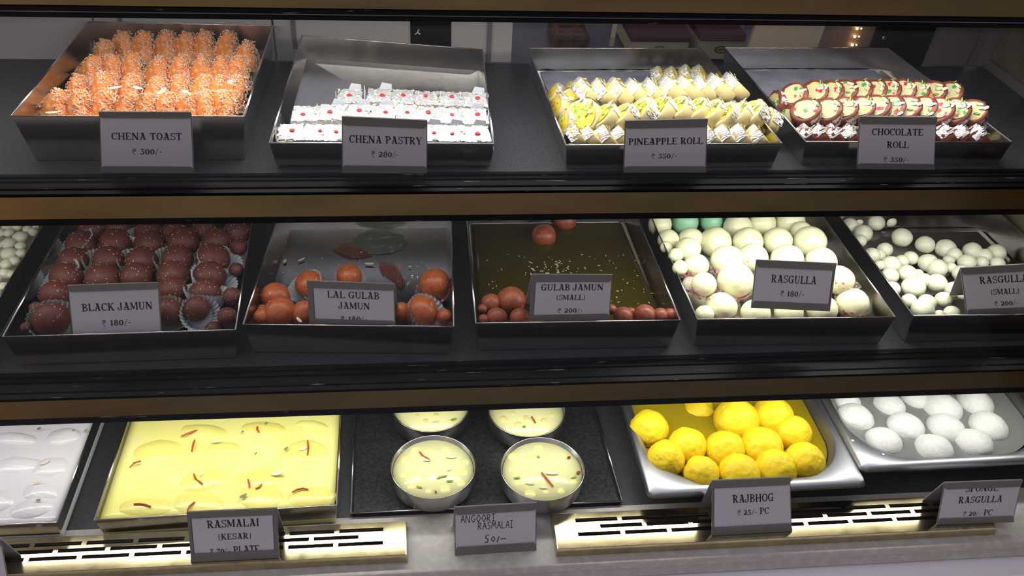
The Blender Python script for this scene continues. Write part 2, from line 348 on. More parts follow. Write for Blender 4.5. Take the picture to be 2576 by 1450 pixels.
# ------------------------------------------------------------------ behind the upper shelf
def panel(name, u0, u1, m, D, label=None, cat=None, vtop=8, vbot=162, th=.008, parent=None, slant=0):
    a, b = atD(u0, vbot, D), atD(u1, vbot, D); top = atD(u0, vtop, D).z
    bm = BM(); bot = z(H1)+.0004
    hexa(bm, [(a.x, D, bot), (b.x, D, bot), (b.x, D+th, bot), (a.x, D+th, bot)], [(a.x+slant, D, top), (b.x+slant, D, top), (b.x+slant, D+th, top), (a.x+slant, D+th, top)])
    o = obj(name, bm, m, parent, base=Vector(((a.x+b.x)/2, D, bot)) if parent is None else None)
    if label: tag(o, label, cat)
    return o
def sliding(u0, u1, hu0, hu1, hv, label, D=1.352):
    a = atD(u0, 162, D)
    t = thing('sliding_door', label, 'door', (a.x, D, z(H1)))
    panel('door_leaf', u0, u1, door_white, D, parent=t)
    if hu0 is not None:
        p, q = atD(hu0, 10, D), atD(hu1, hv, D); bm = BM(); box(bm, p.x, q.x, D-.004, D-.0002, q.z, p.z); obj('pull_strip', bm, mat('grey strip', (.16, .15, .16), .4), t)
    return t
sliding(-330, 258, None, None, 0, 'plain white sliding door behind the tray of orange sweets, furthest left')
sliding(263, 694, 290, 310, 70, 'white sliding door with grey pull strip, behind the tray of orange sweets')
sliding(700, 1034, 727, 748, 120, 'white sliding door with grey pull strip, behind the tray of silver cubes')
post = panel('door_post', 1034.5, 1134, black_plain, 1.35, 'wide black post with a small white mark between white doors', 'post')
bm = BM(); p = atD(1050, 78, 1.349)
tube(bm, [atD(1054, 74, 1.3492), atD(1050, 82, 1.3492), atD(1044, 87, 1.3492)], .0009, 5); tube(bm, [atD(1050, 82, 1.3492), atD(1057, 86, 1.3492)], .0009, 5)
bmesh.ops.translate(bm, verts=bm.verts, vec=-post.location); inst('white_mark', mk(bm, 'white_mark', mat('white paint', (.8, .8, .8), .6)), post)
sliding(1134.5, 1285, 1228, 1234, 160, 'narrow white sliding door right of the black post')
panel('board', 1869, 2040, tan, 1.352, 'tan board with pale left edge leaning behind the two roll trays', 'board', slant=.012)
t = panel('board', 2040, 2176, brown, 1.354, 'brown board with warm lamp beads down its right edge', 'board', slant=.012)
for v in (50, 72, 92, 113):
    for du, k in ((0, 1), (13, .6)):
        p = atD(2163-(v-50)*.30+du*.8, v, 1.350); bm = BM(); bmesh.ops.create_icosphere(bm, subdivisions=2, radius=.0021*k); bmesh.ops.translate(bm, verts=bm.verts, vec=p)
        obj('lamp_bead', bm, lamp_on, t)
bp_ = panel('door_post', 2176, 2318, black_plain, 1.345, 'glossy black post with a round screw, right of the lamp beads', 'post', slant=.008)
bm = BM(); p = atD(2226, 97, 1.343); lathe(bm, [(.0005, 0), (.003, 0), (.0042, -.001), (.0042, -.003)], 20); bmesh.ops.rotate(bm, verts=bm.verts, matrix=Matrix.Rotation(pi/2, 3, 'X')); bmesh.ops.translate(bm, verts=bm.verts, vec=p); obj('screw', bm, screw_m, bp_)
panel('board', 2318, 2428, grey_panel, 1.35, 'dark grey steel board standing behind the chocolate roll tray', 'board', slant=.012)
# perforated metal at the end wall
a, b = atD(2437, 160, 1.34), atD(2492, 160, 1.34)
bm = BM(); nx, nz = 9, 30; w = (b.x-a.x); hh = .19
vs = {}
def hole_plate(bm, o, ex, ey, nx, ny, cell, r, seg=6):
    """perforated sheet: every cell is a square with a hexagonal hole"""
    for i in range(nx):
        for j in range(ny):
            c = o+ex*(cell*(i+.5))+ey*(cell*(j+.5)); out = []; inn = []
            for k in range(8):
                an = pi/4*k+pi/8; q = max(abs(cos(an)), abs(sin(an))); out.append(bm.verts.new(c+(ex*cos(an)+ey*sin(an))*(cell*.5/q*.98))); inn.append(bm.verts.new(c+(ex*cos(an)+ey*sin(an))*r))
            for k in range(8): bm.faces.new((out[k], out[(k+1) % 8], inn[(k+1) % 8], inn[k]))
hole_plate(bm, Vector((a.x, 1.34, z(H1)+.004)), Vector((1, 0, 0)), Vector((.06, 0, 1)).normalized(), 6, 30, .0058, .0019)
bmesh.ops.remove_doubles(bm, verts=bm.verts, dist=.0004)
g = bmesh.ops.extrude_face_region(bm, geom=bm.faces[:]); bmesh.ops.translate(bm, verts=[e for e in g['geom'] if isinstance(e, bmesh.types.BMVert)], vec=(0, .001, 0))
o = obj('perforated_panel', bm, perf, base=Vector(((a.x+b.x)/2, 1.34, z(H1)))); tag(o, 'violet grey perforated metal strip in the far right corner of the case', 'panel')
# shop beyond the open back: dark cabinet with stacked sweet boxes
bm = BM(); box(bm, .12, 1.3, 2.05, 2.08, .4, 1.75); o = obj('wall_back', bm, smoke); o['kind'] = 'structure'
bm = BM(); box(bm, .12, .95, 1.50, 2.04, .80, .845); o = obj('back_counter', bm, smoke, base=Vector((.6, 1.8, .8))); tag(o, 'dark back counter carrying the stacked sweet boxes', 'counter')
def sweetbox(u0, u1, v0, v1, D, dep, label):
    a, b = atD(u0, v1, D), atD(u1, v0, D)
    t = thing('sweet_box', label, 'box', ((a.x+b.x)/2, D, a.z), 'sweet boxes on the back counter')
    x0, x1, z0, z1 = a.x, b.x, a.z, b.z
    bm = BM(); box(bm, x0, x1, D, D+dep, z0, z1); obj('carton', bm, box_cream, t)
    bm = BM(); box(bm, x0-.002, x1+.002, D-.002, D+dep, z1-.001, z1+.012); obj('lid', bm, maroon, t)
    cx, cz, h = (x0+x1)/2, (z0+z1)/2, (z1-z0); bm = BM()
    for k in range(24):
        a0, a1 = 2*pi*k/24, 2*pi*(k+1)/24; rx, rz = h*.36, h*.2
        quad(bm, (cx+rx*cos(a0), D-.0006, cz+rz*sin(a0)), (cx+rx*cos(a1), D-.0006, cz+rz*sin(a1)), (cx+rx*.8*cos(a1), D-.0006, cz+rz*.72*sin(a1)), (cx+rx*.8*cos(a0), D-.0006, cz+rz*.72*sin(a0)))
    for k in range(5):
        xx = cx+(k-2)*h*.1; quad(bm, (xx-h*.035, D-.0006, cz-h*.07), (xx+h*.03, D-.0006, cz-h*.07), (xx+h*.04, D-.0006, cz+h*.07), (xx-h*.025, D-.0006, cz+h*.07))
    obj('printed_mark', bm, maroon, t)
sweetbox(1584, 1734, 104, 144, 1.58, .17, 'cream and maroon sweet box showing just above the pineapple roll tray')
sweetbox(1568, 1712, 53, 76, 1.765, .17, 'cream and maroon sweet box, upper one above the pineapple roll tray')
sweetbox(1755, 1872, 102, 148, 1.57, .17, 'cream and maroon sweet box seen between the two roll trays')
sweetbox(1731, 1876, 54, 79, 1.755, .17, 'cream and maroon sweet box beside the tan board, upper one')
a, b = atD(1395, 124, 1.6), atD(1487, 88, 1.6)
bm = BM(); box(bm, a.x, b.x, 1.6, 1.72, .8455, b.z); o = obj('wicker_basket', bm, basket, base=Vector((a.x, 1.6, .8455))); bevel(o, .01); tag(o, 'brown wicker basket on the dark counter behind the pineapple roll tray', 'basket')
a, b = atD(1533, 116, 1.58), atD(1542, 64, 1.58)
bm = BM(); hexa(bm, [(a.x, 1.58, a.z), (a.x+.008, 1.58, a.z), (a.x+.008, 1.585, a.z), (a.x, 1.585, a.z)], [(b.x, 1.58, b.z), (b.x+.008, 1.58, b.z), (b.x+.008, 1.585, b.z), (b.x, 1.585, b.z)])
o = obj('strip', bm, box_cream, base=a); tag(o, 'narrow cream strip standing upright beside the sweet boxes', 'strip')

# ------------------------------------------------------------------ trays
def inset(P, k):
    """corners FL FR BR BL moved k metres towards the inside"""
    out = []
    for i in range(4):
        p, a, b = P[i], (P[(i+1) % 4]-P[i]).normalized(), (P[(i-1) % 4]-P[i]).normalized(); out.append(p+(a+b)*k)
    return out
def tray(label, P, dep, taper=.006, th=.0011, m=steel, roll=.0018, name='steel_tray', cat='tray', group='steel trays of the display case'):
    c = sum(P, Vector())/4; base = Vector((c.x, c.y, c.z-dep))
    t = thing(name, label, cat, base, group)
    dn = Vector((0, 0, -1)); Pi = inset(P, th); B = [p+dn*dep for p in inset(P, taper)]; Bi = [p+dn*(dep-th) for p in inset(P, taper+th)]
    bm = BM(); V = [[bm.verts.new(p) for p in L] for L in (P, Pi, Bi, B)]
    for A, Bq in zip(V, V[1:]):
        for i in range(4): bm.faces.new((A[i], A[(i+1) % 4], Bq[(i+1) % 4], Bq[i]))
    bm.faces.new(V[2]); bm.faces.new(V[3][::-1])
    for i in range(4): bm.faces.new((V[3][i], V[3][(i+1) % 4], V[0][(i+1) % 4], V[0][i]))
    o = obj('pan', bm, m, t)
    bm = BM()
    for i in range(4): tube(bm, [P[i], P[(i+1) % 4]], roll*.62, 8)
    obj('rim', bm, mat('rim steel', (.66, .65, .65), .2, 1), t, True)
    return t, Bi
def V3(x, y, H): return Vector((x, y, z(H)))
def rect(u0, v0, u1, v1, H, L, wback=0):
    a, b = at(u0, v0, H), at(u1, v1, H); e = (b-a).normalized(); n = Vector((-e.y, e.x, 0))
    return [a, b, b+n*L-e*wback, a+n*L+e*wback]
RH1, RH2 = .52, .7255
T1 = [V3(-.478, 1.024, .492), V3(-.209, 1.0235, .492), V3(-.2105, 1.330, .492), V3(-.4765, 1.338, .492)]
t1, f1 = tray('deep steel tray holding the orange coconut sweets', T1, .0635, .009)
p = at(760, 90, .4985); q = at(1213, 125, .519)
T2 = [V3(-.180, 1.008, .52), V3(.095, 1.005, .52), Vector((q.x, q.y, z(.519))), Vector((p.x, p.y, z(.4985)))]
t2, f2 = tray('shallow steel tray propped up at its back, holding silver cherry topped cubes', T2, .033, .004)
T3 = [V3(.186, 1.000, .52), V3(.469, 1.003, .52), V3(.447, 1.326, .52), V3(.172, 1.320, .52)]
t3, f3 = tray('shallow steel tray holding the yellow pineapple rolls', T3, .0355, .004)
T4 = [V3(.503, 1.008, .52), V3(.787, 1.005, .52), V3(.763, 1.335, .52), V3(.487, 1.329, .52)]
t4, f4 = tray('shallow steel tray holding the brown chocolate rolls', T4, .0355, .004)
B1 = [V3(-.509, .897, RH2), V3(-.232, .9005, RH2), V3(-.250, 1.216, RH2), V3(-.512, 1.212, RH2)]
b1, g1_ = tray('steel tray packed with dark brown jamun balls', B1, .0505, .006)
B2 = [V3(-.224, .911, RH2), V3(.042, .8965, RH2), V3(.051, 1.216, RH2), V3(-.208, 1.216, RH2)]
b2, g2_ = tray('nearly empty steel tray with a few red jamun balls', B2, .0505, .006)
B3 = [V3(.071, .9025, RH2), V3(.341, .899, RH2), V3(.336, 1.218, RH2), V3(.072, 1.218, RH2)]
b3, g3_ = tray('steel tray of dark syrup with small brown jamun balls', B3, .0505, .006)
B4 = [V3(.365, .900, RH2), V3(.638, .8945, RH2), V3(.635, 1.215, RH2), V3(.358, 1.215, RH2)]
b4, g4_ = tray('steel tray heaped with large white rasgulla balls', B4, .0505, .006)
B5 = [V3(.665, .897, RH2), V3(.945, .892, RH2), V3(.935, 1.185, RH2), V3(.662, 1.189, RH2)]
b5, g5_ = tray('steel tray of small white rasgulla balls, rightmost on the middle shelf', B5, .0505, .006)
p = at(100, 565, RH2)
B0 = [V3(-.82, .897, RH2), V3(-.545, .897, RH2), V3(p.x, 1.155, RH2), V3(p.x, 1.2, RH2)]
B0 = [V3(-.815, .897, RH2), V3(-.541, .897, RH2), V3(-.541, 1.21, RH2), V3(-.815, 1.21, RH2)]
b0, g0_ = tray('steel tray of wet white sweets cut off by the left edge of the photo', B0, .0505, .006)
RH3 = .953
C2 = [V3(-.425, .7965, RH3), V3(-.1165, .8045, RH3), V3(-.122, 1.08, RH3), V3(-.428, 1.08, RH3)]
c2, h2_ = tray('steel tray filled with yellow saffron cream', C2, .040, .005)
a = at(142, 1315, RH3); b = at(230, 1073, RH3)
C1 = [V3(a.x-.30, a.y+.001, RH3), V3(a.x, a.y, RH3), V3(b.x, 1.08, RH3), V3(b.x-.30, 1.08, RH3)]
c1, h1_ = tray('steel tray filled with white cream, left of the yellow one', C1, .040, .004)
C3 = [V3(-.1005, .8185, .987), V3(.279, .8185, .987), V3(.268, 1.11, .987), V3(-.106, 1.11, .987)]
c3, h3_ = tray('flat black tray carrying the four steel bowls', C3, .0075, .002, m=mat('black sheet', (.03, .031, .033), .33, .4, .4, noise_c=(.05, .05, .052), nscale=200, rvar=.1), name='bowl_tray', cat='tray')
C1L = [V3(C1[1].x+.012, .8185, .9945-.0005), V3(-.432, .8185, .994), V3(-.434, 1.1, .994), V3(C1[1].x+.006, 1.1, .994)]
# paper on the tray floors
def floor_paper(f, m, label, y0, y1, k0=.02, k1=.03):
    a = f[0].lerp(f[3], y0)+Vector((k0, 0, .0006)); b = f[1].lerp(f[2], y0)+Vector((-k1, 0, .0006)); c = f[1].lerp(f[2], y1)+Vector((-k1, 0, .0006)); d = f[0].lerp(f[3], y1)+Vector((k0, 0, .0006))
    bm = BM(); n = 18; G = []
    for j in range(n+1):
        G.append([bm.verts.new(a.lerp(b, i/n).lerp(d.lerp(c, i/n), j/n)+Vector((noise.noise(Vector((i*.9, j*.7, 1)))*.003, noise.noise(Vector((i*.8, j*.5, 4)))*.003, abs(noise.noise(Vector((i*.45, j*.45, 3))))*.0022))) for i in range(n+1)])
    for j in range(n):
        for i in range(n): bm.faces.new((G[j][i], G[j][i+1], G[j+1][i+1], G[j+1][i]))
    g = bmesh.ops.extrude_face_region(bm, geom=bm.faces[:]); bmesh.ops.translate(bm, verts=[e for e in g['geom'] if isinstance(e, bmesh.types.BMVert)], vec=(0, 0, .0003))
    o = obj('paper_sheet', bm, m, base=a); tag(o, label, 'paper')
floor_paper(f3, liner, 'crinkled grey lavender paper lining the pineapple roll tray', .28, .985, .014, .012)
floor_paper(f4, liner, 'smooth grey lavender paper lining the chocolate roll tray', .12, .985, .014, .016)

# ------------------------------------------------------------------ lettering: a slab-serifed display face drawn with strokes
TK, TN, SF = .20, .085, .085
def ring(cx, cy, rx, ry, a0, a1, k=1, n=18):
    out = []
    for i in range(n):
        A0, A1 = radians(a0+(a1-a0)*i/n), radians(a0+(a1-a0)*(i+1)/n)
        ix, iy = rx-TK*k, ry-TN
        out.append([(cx+rx*cos(A0), cy+ry*sin(A0)), (cx+rx*cos(A1), cy+ry*sin(A1)), (cx+ix*cos(A1), cy+iy*sin(A1)), (cx+ix*cos(A0), cy+iy*sin(A0))])
    return out
def ln(x0, y0, x1, y1, w):
    dx, dy = x1-x0, y1-y0; L = sqrt(dx*dx+dy*dy) or 1; ox, oy = -dy/L*w/2, dx/L*w/2
    return [[(x0+ox, y0+oy), (x1+ox, y1+oy), (x1-ox, y1-oy), (x0-ox, y0-oy)]]
def stem(x, y0=0, y1=1, w=TK, s=3):
    r = [[(x, y0), (x+w, y0), (x+w, y1), (x, y1)]]
    e = .085
    if s & 1: r.append([(x-e, y0), (x+w+e, y0), (x+w+e*.5, y0+SF), (x-e*.5, y0+SF)])
    if s & 2: r.append([(x-e, y1), (x+w+e, y1), (x+w+e*.5, y1-SF), (x-e*.5, y1-SF)])
    return r
def bar(x0, x1, y, w=TN): return [[(x0, y-w/2), (x1, y-w/2), (x1, y+w/2), (x0, y+w/2)]]
def tri(*p): return [list(p)]
GL = {
 'C': (.86, ring(.44, .5, .44, .5, 48, 312) + tri((.68, .98), (.84, 1.0), (.80, .66), (.72, .74)) + tri((.66, .08), (.86, .22), (.80, .10))),
 'H': (1.0, stem(.09) + stem(.69) + bar(.2, .8, .5)),
 'E': (.84, stem(.09) + bar(.1, .74, .955) + bar(.1, .76, .045) + bar(.2, .56, .5) + tri((.62, 1), (.76, 1), (.76, .72)) + tri((.62, 0), (.82, 0), (.82, .28)) + tri((.56, .64), (.56, .36), (.48, .5))),
 'N': (1.02, stem(.10, w=.11, s=3) + stem(.78, w=.10, s=2) + ln(.16, .98, .82, .04, .23)),
 'A': (.98, ln(.46, .98, .22, .05, .10) + ln(.50, .98, .74, .04, .23) + bar(.27, .7, .34) + bar(.04, .36, .045) + bar(.56, .96, .045) + bar(.22, .6, .965) + ln(.13, .30, .30, .38, .07)),
 'T': (.86, stem(.33, s=1) + bar(.02, .84, .95, .1) + tri((.02, 1), (.02, .68), (.14, .9)) + tri((.84, 1), (.84, .68), (.72, .9))),
 'O': (.90, ring(.45, .5, .45, .5, 0, 360, n=30)),
 'S': (.74, ring(.37, .745, .33, .255, 30, 270, .62) + ring(.37, .275, .35, .275, -150, 90, .62) + tri((.60, 1.0), (.70, 1.0), (.66, .68), (.58, .76)) + tri((.04, 0), (.14, 0), (.12, .24), (.04, .32))),
 'P': (.82, stem(.11, s=1) + ring(.36, .72, .43, .28, -95, 95, 1) + bar(-.03, .4, .957) + bar(.2, .4, .48) + tri((-.03, 1), (.1, 1), (.1, .8))),
 'R': (.94, stem(.11, s=1) + ring(.36, .73, .40, .27, -95, 95, 1) + bar(-.03, .4, .957) + bar(.2, .4, .5) + ln(.42, .5, .74, .02, .2) + tri((.68, .1), (.94, .14), (.80, -.04), (.68, 0)) + tri((-.03, 1), (.1, 1), (.1, .8))),
 'Y': (.90, stem(.36, 0, .5, s=1) + ln(.12, .98, .46, .45, .21) + ln(.80, .98, .50, .45, .09) + bar(0, .34, .96) + bar(.64, .94, .96)),
 'I': (.40, stem(.10)),
 'L': (.80, stem(.09) + bar(.1, .74, .045) + tri((.60, 0), (.82, 0), (.82, .32))),
 'B': (.84, stem(.09, s=0) + ring(.34, .755, .40, .245, -92, 92, .9) + ring(.34, .27, .46, .27, -92, 92, .9) + bar(-.02, .4, .957) + bar(-.02, .4, .043) + bar(.15, .42, .52)),
 'J': (.66, stem(.33, .2, 1, s=2) + ring(.22, .24, .31, .26, 180, 360, .65) + tri((-.09, .24), (.12, .24), (.12, .36), (-.04, .38))),
 'M': (1.16, stem(.08, w=.09, s=3) + stem(.86, s=3) + ln(.16, .96, .52, .12, .2) + ln(.52, .12, .88, .96, .08)),
 'U': (.96, stem(.10, .3, 1, s=2) + stem(.72, .3, 1, .1, 2) + ring(.46, .31, .36, .33, 180, 360, .8)),
 'G': (.94, ring(.44, .5, .44, .5, 48, 330) + stem(.64, .02, .44, .18, 0) + bar(.50, .92, .45) + tri((.68, .98), (.84, 1.0), (.80, .66), (.72, .74))),
 'K': (.98, stem(.09) + ln(.26, .42, .72, .96, .09) + ln(.40, .56, .78, .03, .21) + bar(.56, .92, .955) + bar(.60, .98, .045)),
 'D': (.92, stem(.09, s=0) + ring(.34, .5, .50, .5, -92, 92) + bar(-.02, .36, .957) + bar(-.02, .36, .043)),
 '(': (.42, ring(.42, .44, .36, .66, 122, 238, .6)), ')': (.42, ring(0, .44, .36, .66, -58, 58, .6)),
 '0': (.66, ring(.32, .36, .32, .36, 0, 360, .95, 26)),
 '1': (.46, stem(.14, 0, .72, .19, 1) + tri((.14, .72), (.14, .58), (0, .6))),
 '2': (.68, ring(.32, .50, .30, .24, -20, 170, .85) + ln(.54, .44, .10, .08, .17) + bar(.04, .64, .06, .12) + tri((.5, 0), (.66, 0), (.66, .24))),
 '3': (.62, bar(.06, .56, .69, .09) + ln(.5, .7, .26, .46, .08) + ring(.26, .22, .32, .24, -160, 95, .85) + tri((.06, .72), (.12, .72), (.06, .54))),
 '5': (.62, bar(.1, .58, .69, .1) + ln(.12, .72, .1, .42, .08) + ring(.26, .22, .32, .25, -160, 110, .85)),
 '7': (.62, bar(.02, .60, .68, .12) + ln(.54, .64, .24, 0, .13) + tri((.02, .74), (.1, .74), (.02, .5))),
 '8': (.66, ring(.32, .54, .26, .2, 0, 360, .8, 22) + ring(.32, .2, .31, .22, 0, 360, .8, 22) + ln(.34, .74, .44, .86, .08)),
 '/': (.5, ln(.04, -.12, .44, .82, .07)), '-': (.4, bar(.04, .36, .32, .08)), ' ': (.42, []),
 '₹': (.62, bar(.0, .6, .72, .06) + bar(.0, .6, .54, .06) + ring(.16, .54, .34, .2, -90, 82, .18) + ln(.02, .35, .46, -.08, .07)),
}
HAND = {
 'A': (.7, [[(0, 0), (.32, 1), (.6, 0)], [(.12, .4), (.5, .42)]]), 'N': (.75, [[(0, 0), (.04, 1), (.55, 0), (.6, 1)]]), 'G': (.75, [[(.6, .85), (.3, 1), (.02, .5), (.3, 0), (.6, .2), (.6, .45), (.35, .45)]]),
 'O': (.75, [[(.35, 1), (.02, .5), (.3, 0), (.62, .45), (.35, 1)]]), 'R': (.7, [[(0, 0), (.05, 1), (.45, .85), (.4, .55), (.05, .48), (.55, 0)]]), 'I': (.5, [[(.2, 0), (.22, 1)], [(.02, .98), (.42, 1)], [(0, 0), (.4, .02)]]),
 'S': (.65, [[(.5, .9), (.2, 1), (.1, .65), (.45, .35), (.3, 0), (0, .1)]]), 'M': (.85, [[(0, 0), (.1, 1), (.35, .35), (.6, 1), (.72, 0)]]), 'L': (.6, [[(.05, 1), (0, 0), (.45, .04)]]),
 '5': (.65, [[(.5, 1), (.15, .97), (.1, .6), (.42, .45), (.3, 0), (0, .05)]]), '0': (.65, [[(.3, .8), (.05, .4), (.3, .05), (.5, .4), (.3, .8)]]), '/': (.4, [[(.02, -.05), (.25, .75)]]), '-': (.7, [[(0, .35), (.25, .42), (.6, .36)]]), ' ': (.5, [])}
def draw_text(bm, P, lines, hand=False, clip=None):
    """P(s, t, d): point on the card face, s right 0..1, t up 0..1, d metres in front; lines: (text, centre s, baseline t, cap height t, width s)"""
    for txt, sc, tb, ch, ws in lines:
        tab = HAND if hand else GL; gap = .06
        tot = sum(tab[c][0]+gap for c in txt)-gap; x = 0
        for c in txt:
            w, polys = tab[c]
            if hand:
                pp = []
                for st in polys:
                    for a, b in zip(st, st[1:]): pp += ln(a[0], a[1], b[0], b[1], .10)
                polys = pp
            for poly in polys:
                pts = [(sc+((x+px_)/tot-.5)*ws, tb+py_*ch) for px_, py_ in poly]
                if clip is not None:
                    pts = [(s, max(t_, clip)) for s, t_ in pts]
                    if max(t_ for s, t_ in pts)-clip < 1e-4: continue
                try: bm.faces.new([bm.verts.new(P(s, t_, .0005)) for s, t_ in pts])
                except ValueError: pass
            x += w+gap
def card(label, TL, TR, BR, BL, H, lines, tilt=14, flange=(.13, .12), hand=False, side='right', wide=(.0, .0), leg=True, clip=None, legcol=None, D=None):
    bl = at(*BL, H) if D is None else atD(*BL, D); br = at(*BR, H) if D is None else atD(*BR, D)
    if D is not None: pass
    e = (br-bl); e.normalize(); back = UP.cross(e).normalized(); up = (UP*cos(radians(tilt))+back*sin(radians(tilt)))
    up = (up-e*up.dot(e)).normalized(); n = e.cross(up).normalized()
    if n.y > 0: n = -n
    def hit(u, v):
        d = ray(u, v); k = (bl-EYE).dot(n)/d.dot(n); return EYE+d*k
    tl, tr = hit(*TL), hit(*TR)
    def P(s, t, d=0): return bl.lerp(br, s).lerp(tl.lerp(tr, s), t)+n*d
    base = (bl+br)/2
    o = thing('price_card', label, 'price card', base, 'price cards in grey holders')
    bm = BM(); slab(bm, [P(0, 0), P(1, 0), P(1, 1), P(0, 1)], -n, .0012)
    obj('holder_plate', bm, card_grey, o)
    bm = BM(); slab(bm, [P(.012+wide[0], .02, .0001), P(.988-wide[1], .02, .0001), P(.988-wide[1], .975, .0001), P(.012+wide[0], .975, .0001)], n, .0002)
    ins = obj('paper_insert', bm, card_white, o)
    def fl(t0, t1, topdown):
        c = .035; k = .0007
        pts = [(0, t0), (1, t0), (1, t0+(t1-t0)*.35), (1-c*.4, t0+(t1-t0)*.8), (1-c, t1), (c, t1), (c*.4, t0+(t1-t0)*.8), (0, t0+(t1-t0)*.35)]
        bm = BM(); slab(bm, [P(s, t, k) for s, t in pts], n, .0008); obj('holder_flange', bm, card_grey, o)
    fl(1.0, 1-flange[0], True); fl(0, flange[1], False)
    for w, s0 in ((wide[0], 0), (wide[1], 1)):
        if w:
            s1 = w if s0 == 0 else 1-w; bm = BM(); slab(bm, [P(s0, .05, .0004), P(s1, .05, .0004), P(s1, .95, .0004), P(s0, .95, .0004)], n, .0004); obj('holder_edge', bm, card_grey, o)
    if leg:
        h = (tl-bl).length; bt = (tl+tr)/2; w = (br-bl)
        foot = lambda q: Vector((q.x, q.y, 0))+Vector((0, 0, bl.z))
        A, B = P(.0, 1, -.0013), P(1, 1, -.0013); C = P(1, 0, -.0013)+back*(h*.62); Dd = P(0, 0, -.0013)+back*(h*.62)
        bm = BM(); slab(bm, [A, B, C, Dd], Vector((0, -.7, -.7)).normalized(), .001); obj('back_leg', bm, mat('pale plastic', (.55, .56, .62), .4), o)
    bm = BM(); draw_text(bm, lambda s, t, d: P(s, t, d), lines, hand, clip)
    bmesh.ops.translate(bm, verts=bm.verts, vec=-o.location); let = inst('lettering', mk(bm, 'lettering', ink), ins)
    return o, P
R_ = '₹ '
card('price card reading CHENA TOAST on the upper shelf', (249, 280), (481, 281), (489, 435), (254, 433), H1, [('CHENA TOAST', .505, .545, .115, .76), (R_+'300/-', .5, .305, .125, .32)], 2, (.10, .11), leg=False, D=1.000)
card('price card reading CHENA PASTRY on the upper shelf', (860, 292), (1075, 302), (1075, 436), (860, 434), H1, [('CHENA PASTRY', .51, .545, .135, .85), (R_+'280/-', .5, .30, .13, .32)], 1.5, (.15, .14), leg=False, D=.9945)
card('price card reading PINEAPPLE ROLL on the upper shelf', (1572, 303), (1780, 298), (1776, 433), (1568, 433), H1, [('PINEAPPLE ROLL', .5, .535, .125, .9), (R_+'350/-', .485, .27, .12, .31)], 1.5, (.15, .12), leg=False, D=.9885)
card('price card reading CHOCOLATE ROLL on the upper shelf', (2162, 292), (2357, 294), (2350, 426), (2155, 424), H1, [('CHOCOLATE', .5, .65, .125, .66), ('ROLL', .51, .41, .125, .28), (R_+'350/-', .5, .14, .115, .33)], 1.5, (.14, .11), leg=False, D=.9935)
card('price card reading BLACK JAMUN inside its tray', (170, 718), (399, 710), (407, 836), (182, 844), .7325, [('BLACK JAMUN', .525, .475, .15, .78), (R_+'180/-', .50, .17, .15, .32)], 14, (.13, .02), leg=False)
card('price card reading LAL GULAB JAMUN inside its tray', (772, 706), (992, 714), (995, 825), (779, 819), .7315, [('LAL GULAB', .525, .64, .15, .60), ('JAMUN', .53, .40, .15, .36), (R_+'180/-', .52, .12, .15, .31)], 14, (.15, .165), wide=(.06, .0), clip=.165)
card('price card reading GULAB JAMUN (SMALL) inside its tray', (1338, 690), (1541, 691), (1533, 808), (1330, 813), .7315, [('GULAB JAMUN', .51, .67, .13, .77), ('(SMALL)', .50, .47, .11, .36), (R_+'200/-', .50, .20, .13, .31)], 14, (.15, .17), wide=(.045, 0))
card('price card reading RASGULLA resting on the large white balls', (1902, 653), (2104, 662), (2087, 783), (1889, 774), .713, [('RASGULLA', .5, .545, .16, .57), (R_+'180/-', .5, .27, .15, .30)], 16, (.15, .15), leg=False, wide=(0, .02))
card('price card reading RASGULLA (SMALL), cut by the right edge', (2416, 674), (2612, 662), (2624, 788), (2432, 795), .7315, [('RASGULLA', .53, .655, .14, .62), ('(SMALL)', .53, .42, .11, .37), (R_+'200/-', .53, .19, .12, .31)], 14, (.14, .14), clip=.14)
VH = .981                                    # top of the brass vents
card('price card reading RASMALAI (KESAR) on the left brass vent', (470, 1288), (697, 1278), (703, 1403), (481, 1414), VH, [('RASMALAI', .5, .66, .15, .58), ('(KESAR)', .51, .415, .12, .37), (R_+'70/- PLATE', .5, .125, .15, .56)], 16, (.13, .17), wide=(.035, .045), clip=.17)
card('handwritten price card reading ANGOORI RASMALAI 50 on the stone ledge', (1143, 1276), (1350, 1264), (1349, 1384), (1144, 1397), H3, [('ANGOORI', .285, .665, .15, .42), ('RASMALAI', .50, .505, .15, .43), ('50/-', .50, .225, .15, .27)], 16, (.16, .17), hand=True)
card('price card reading RAJBHOG on the right brass vent', (1791, 1209), (1988, 1200), (1992, 1336), (1790, 1347), VH, [('RAJBHOG', .52, .575, .145, .52), (R_+'25/- PC', .52, .345, .12, .40)], 16, (.14, .15), wide=(.02, .0))
card('price card reading SPONGE RASGULLA, furthest right on the brass vent', (2376, 1214), (2572, 1207), (2548, 1313), (2356, 1320), VH, [('SPONGE', .50, .755, .155, .42), ('RASGULLA', .51, .49, .155, .57), (R_+'20/- PC', .51, .18, .14, .38)], 16, (.16, .15), clip=.15)
card('blank edge of a price card cut by the left edge', (-170, 1362), (2, 1356), (22, 1470), (-150, 1478), VH, [], 16, (.16, .15), leg=True)

